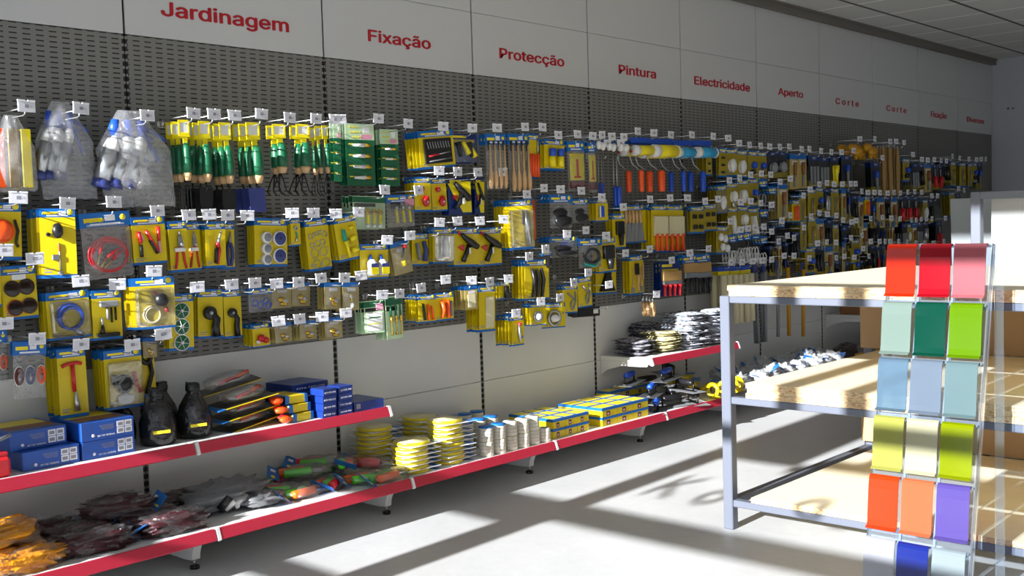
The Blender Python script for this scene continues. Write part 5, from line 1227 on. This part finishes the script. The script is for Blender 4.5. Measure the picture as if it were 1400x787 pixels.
for i in range(5):
    carton_ = thing('brown_goods_box', 'dark box on the far upper shelf, %s from the near end' % ORD[i], 'box', (.30, 6.1+.18*i, ZU), 0, 'dark boxes on the far upper shelf')
    MB().bbox((-.2, 0, 0), (0, .165, .07+.02*(i % 2)), pm('NK'[i % 2]), .003).build('carton', carton_); MB().box((0, .03, .02), (.001, .12, .04), pm('y')).build('label', carton_)

# folded gloves on their shelf
def glove_mat(name, a, b, c, sc=18):
    m = mat(name, a, .7, var=0); n = m.node_tree.nodes; l = m.node_tree.links
    tc = n.new('ShaderNodeTexCoord'); ns = n.new('ShaderNodeTexNoise'); ns.inputs['Scale'].default_value = sc; ns.inputs['Detail'].default_value = 4; ns.inputs['Distortion'].default_value = 1.0
    l.new(tc.outputs['Object'], ns.inputs['Vector']); r = n.new('ShaderNodeValToRGB'); r.color_ramp.interpolation = 'CONSTANT'
    e = r.color_ramp.elements; e[0].position = 0; e[0].color = (*srgb(b), 1); e[1].position = .46; e[1].color = (*srgb(a), 1); x = e.new(.64); x.color = (*srgb(c), 1)
    l.new(ns.outputs['Fac'], r.inputs[0]); l.new(r.outputs[0], n['Principled BSDF'].inputs['Base Color']); return m
GG = glove_mat('glove_grey', '#8b8a92', '#3b3a40', '#b9b9c0'); GC = glove_mat('glove_cream', '#cdc69a', '#6f6a48', '#e6e2c4'); GW = glove_mat('glove_white', '#d2d2d8', '#47474e', '#2f9cc4', 30)
def slab(x, y, z, wx, wy, h, m, seed):
    """a folded pair of gloves: wavy, rolled-edge slab"""
    o = MB(); nx, ny = 8, 10; vs = []
    for sgn in (1, -1):
        for j in range(ny+1):
            for i in range(nx+1):
                u = i/nx*2-1; v = j/ny*2-1; e = math.sqrt(max(0, 1-max(abs(u), abs(v))**4)); k = noise.noise(Vector((u*2.3+seed, v*2.3, seed)))
                vs.append((u*wx/2*(1+.12*k), v*wy/2*(1+.12*k), h*.5+sgn*h*.62*e+h*.22*k))
    o1 = (nx+1)*(ny+1); fs = []
    for j in range(ny):
        for i in range(nx):
            a = j*(nx+1)+i; fs.append((a, a+1, a+nx+2, a+nx+1)); b = a+o1; fs.append((b, b+nx+1, b+nx+2, b+1))
    o.add(vs, fs, m, True); return o
def glove_pile(x, y, n, m, wx, wy, h, wh, kindn, grp):
    names = ['lowest', 'second', 'third', 'fourth', 'fifth', 'sixth', 'seventh', 'eighth', 'ninth', 'tenth', 'eleventh', 'twelfth', 'thirteenth', 'fourteenth', 'fifteenth']
    for k in range(n):
        o = slab(0, 0, 0, wx, wy, h, m, R.random()*20).build('folded_gloves', None, (x+R.uniform(-.016, .016), y+R.uniform(-.016, .016), ZG+.006+k*h*.76))
        o.rotation_euler = (R.uniform(-.05, .05), R.uniform(-.05, .05), R.uniform(-.3, .3)); tag(o, 'folded %s gloves, %s in %s' % (kindn, names[k] if k < n-1 else 'topmost', wh), 'gloves', grp)
glove_pile(.17, 3.17, 7, GG, .2, .17, .016, 'the low pile at the shelf end', 'dark grey', 'folded grey gloves')
glove_pile(.2, 3.40, 9, GC, .22, .17, .017, 'the cream pile', 'cream', 'folded cream gloves')
glove_pile(.23, 3.63, 15, GW, .24, .2, .019, 'the tall pile nearer the cream ones', 'white and grey', 'folded white gloves')
glove_pile(.23, 3.87, 15, GW, .24, .2, .019, 'the tall pile behind the rack post', 'white and grey', 'folded white gloves')
glove_pile(.07, 3.40, 12, GG, .12, .17, .018, 'the grey pile against the back panel', 'dark grey', 'folded grey gloves')

# ---------------------------------------------------------------- steel rack with chipboard shelves
rk = thing('steel_rack', 'grey square tube rack carrying chipboard shelves', 'rack', (1.67, 1.72, 0))
RX, RY, TB = 1.9, 1.38, .045
for px, py in ((0, 0), (RX, 0), (0, RY), (RX, RY)):
    MB().bbox((px, py, 0), (px+TB, py+TB, .992), M_tube, .003).build('post', rk)
for z in (.1286, .5674, .9925):
    for yy in (0, RY): MB().bbox((TB, yy+.004, z-.03), (RX, yy+TB-.004, z), M_tube, .003).build('beam', rk)
    for xx in (0, RX): MB().bbox((xx+.004, TB, z-.03), (xx+TB-.004, RY, z), M_tube, .003).build('side_beam', rk)
def board(x0, y0, x1, y1, z, h, label, grp='chipboard sheets on the rack'):
    o = MB().box((x0, y0, z), (x1, y1, z+h), M_chip)
    o.mats.append(M_face)
    o.mi[0] = o.mi[1] = 1
    b = o.build('chipboard_sheet'); tag(b, label, 'board', grp); return b
board(1.715, 1.722, 3.56, 3.46, .9930, .0215, 'lower chipboard sheet on the top level of the rack')
board(1.705, 1.726, 3.55, 3.47, 1.0148, .0215, 'upper chipboard sheet on the top level of the rack, sunlit')
board(1.785, 1.724, 3.50, 3.05, .5678, .0215, 'lower chipboard sheet on the middle level of the rack')
board(1.790, 1.728, 3.51, 3.05, .5896, .0215, 'middle chipboard sheet on the middle level of the rack')
board(1.787, 1.722, 3.49, 3.05, .6114, .0205, 'upper chipboard sheet on the middle level of the rack')
board(1.80, 1.727, 3.52, 3.05, .1290, .0215, 'chipboard sheet on the lowest level of the rack')
for z0, z1, lab in ((.153, .535, 'brown board standing upright at the back of the lower rack gap'), (.634, .960, 'brown board standing upright at the back of the upper rack gap')):
    o = MB().bbox((1.672, 3.062, z0), (3.55, 3.08, z1), M_chipback, .001).build('upright_board'); tag(o, lab, 'board')

# sheet stand behind the rack
st = thing('sheet_stand', 'grey square tube frame standing behind the rack', 'stand', (2.03, 3.62, 0))
for xx in (0, 1.5): MB().bbox((xx, 0, 0), (xx+.05, .05, 1.415), M_tube, .003).build('post', st)
MB().bbox((.05, 0, 1.375), (1.5, .05, 1.415), M_tube, .003).build('beam', st)
for xx in (0, 1.5): MB().bbox((xx, -.14, .0), (xx+.05, 0, .04), M_tube, .003).bbox((xx, .05, .0), (xx+.05, .45, .04), M_tube, .003).build('foot', st)
MB().bbox((.05, .20, .0), (1.5, .24, .04), M_tube, .003).build('beam', st)
SHW = acrylic('sheet_white', '#f2f4f5', .93, .06); SHG = acrylic('sheet_pale', '#d5dde0', .8)
M2 = Matrix.Translation((2.10, 3.69, .045)) @ Matrix.Rotation(-.03, 4, 'X')
tag(MB().box((0, 0, 0), (1.3, .006, 1.33), SHW, M2).build('white_acrylic_sheet'), 'bright white sheet leaning in the frame behind the rack', 'sheet', 'acrylic sheets')
M3 = Matrix.Translation((1.765, 4.12, .0)) @ Matrix.Rotation(.05, 4, 'X')
tag(MB().box((0, 0, 0), (.9, .005, 1.39), SHG, M3).build('pale_acrylic_sheet'), 'pale grey sheet with greenish edge, left behind the frame', 'sheet', 'acrylic sheets')

# ---------------------------------------------------------------- acrylic colour sample stand
CLR = acrylic('acrylic_clear', '#dfeaf6', .13, .1, '#eef4fb'); CLE = acrylic('acrylic_edge', '#c4d6ea', .45, .1, '#dce8f6')
CLR2 = acrylic('acrylic_leg', '#dfeaf6', .05, .1, '#f2f7fc')
SX, SY0, SY1, SW = 2.512, 1.215, 1.475, .345
LEAN = math.atan2(SY1-SY0, 1.21); ss = thing('sample_stand', 'clear acrylic stand of coloured sheet samples before the rack', 'display stand', (SX, SY0, 0))
LM = Matrix.Rotation(-LEAN, 4, 'X'); HS = 1.21/math.cos(LEAN)
def lb(x0, y0, z0, x1, y1, z1, m, name): MB().box((x0, y0, z0), (x1, y1, z1), m, LM).build(name, ss)
lb(-.003, .012, 0, .0, .045, HS, CLR, 'side_rail'); lb(SW, .012, 0, SW+.003, .045, HS, CLR, 'side_rail')
lb(.0, .012, 0, SW, .016, HS, CLR, 'back_sheet')
for c in (1, 2): lb(SW*c/3-.004, .004, 0, SW*c/3+.004, .012, HS, CLE, 'divider')
ROWZ = [1.185, .99, .80, .605, .41, .205]
for z in ROWZ+[0.03]: lb(.001, -.006, z/math.cos(LEAN)+.012, SW-.001, .012, z/math.cos(LEAN)+.018, CLE, 'ledge')
MB().box((SW-.004, 0, 0), (SW+.026, .003, 1.17), CLR2, Matrix.Translation((0, .30, 0))).box((-.01, 0, 0), (.02, .003, 1.17), CLR2, Matrix.Translation((0, .30, 0))).build('rear_leg', ss)
SAMP = [[('orange red', '#f03208', .75), ('strong red', '#c41026', .75), ('pale pink', '#d87f88', .7)],
        [('frosted pale green', '#9fb5ab', .62), ('dark green', '#04503e', .85), ('fluorescent green', '#86b800', .5)],
        [('clear sky blue', '#9dbbd0', .3), ('frosted grey blue', '#8f9fb2', .6), ('frosted pale teal', '#86a2a6', .6)],
        [('pale yellow', '#c9cb66', .72), ('creamy white', '#dcd9b8', .75), ('fluorescent yellow', '#b4c400', .5)],
        [('bright orange', '#e8501c', .65), ('salmon orange', '#e88458', .65), ('violet', '#7260b8', .65)],
        [('milky white', '#c9cbd4', .75), ('royal blue', '#26389a', .8), ('frosted white', '#bccad0', .55)]]
def sample_mesh(m):
    wd, L, th = .104, .168, .003
    prof = [(-.002, .012), (-.016, .016), (-.024, .010), (-.028, 0), (-.030, -.03), (-.030, -L+.03), (-.032, -L+.012), (-.044, -L+.004)]
    out = []
    for i, (y, z) in enumerate(prof):
        a = prof[max(i-1, 0)]; b = prof[min(i+1, len(prof)-1)]; t = Vector((b[0]-a[0], b[1]-a[1])).normalized(); out.append((y-t.y*th, z+t.x*th))
    vs = []; n = len(prof)
    for x in (0, wd):
        vs += [(x, y, z) for y, z in prof]; vs += [(x, y, z) for y, z in out]
    fs = []
    for i in range(n-1):
        fs += [(i, i+1, 2*n+i+1, 2*n+i), (n+i+1, n+i, 3*n+i, 3*n+i+1), (i+1, i, n+i, n+i+1), (2*n+i, 2*n+i+1, 3*n+i+1, 3*n+i)]
    fs += [(0, 2*n, 3*n, n), (n-1, 2*n-1, 4*n-1, 3*n-1)]
    return MB().add(vs, fs, m)
for r_, row in enumerate(SAMP):
    for c, (nm, col, op) in enumerate(row):
        s_ = ROWZ[r_]/math.cos(LEAN)+.006
        p = LM @ Vector((c*SW/3+.007, -.0, s_)) + Vector((SX, SY0, 0))
        o = sample_mesh(acrylic('acrylic_'+nm.replace(' ', '_'), col, op)).build('acrylic_sample', None, p)
        o.rotation_euler = (-LEAN*.55, 0, R.uniform(-.03, .03))
        tag(o, nm+' curved acrylic sample, %s row of the clear stand' % ['top', 'second', 'third', 'fourth', 'fifth', 'bottom'][r_], 'colour sample', 'acrylic colour samples')
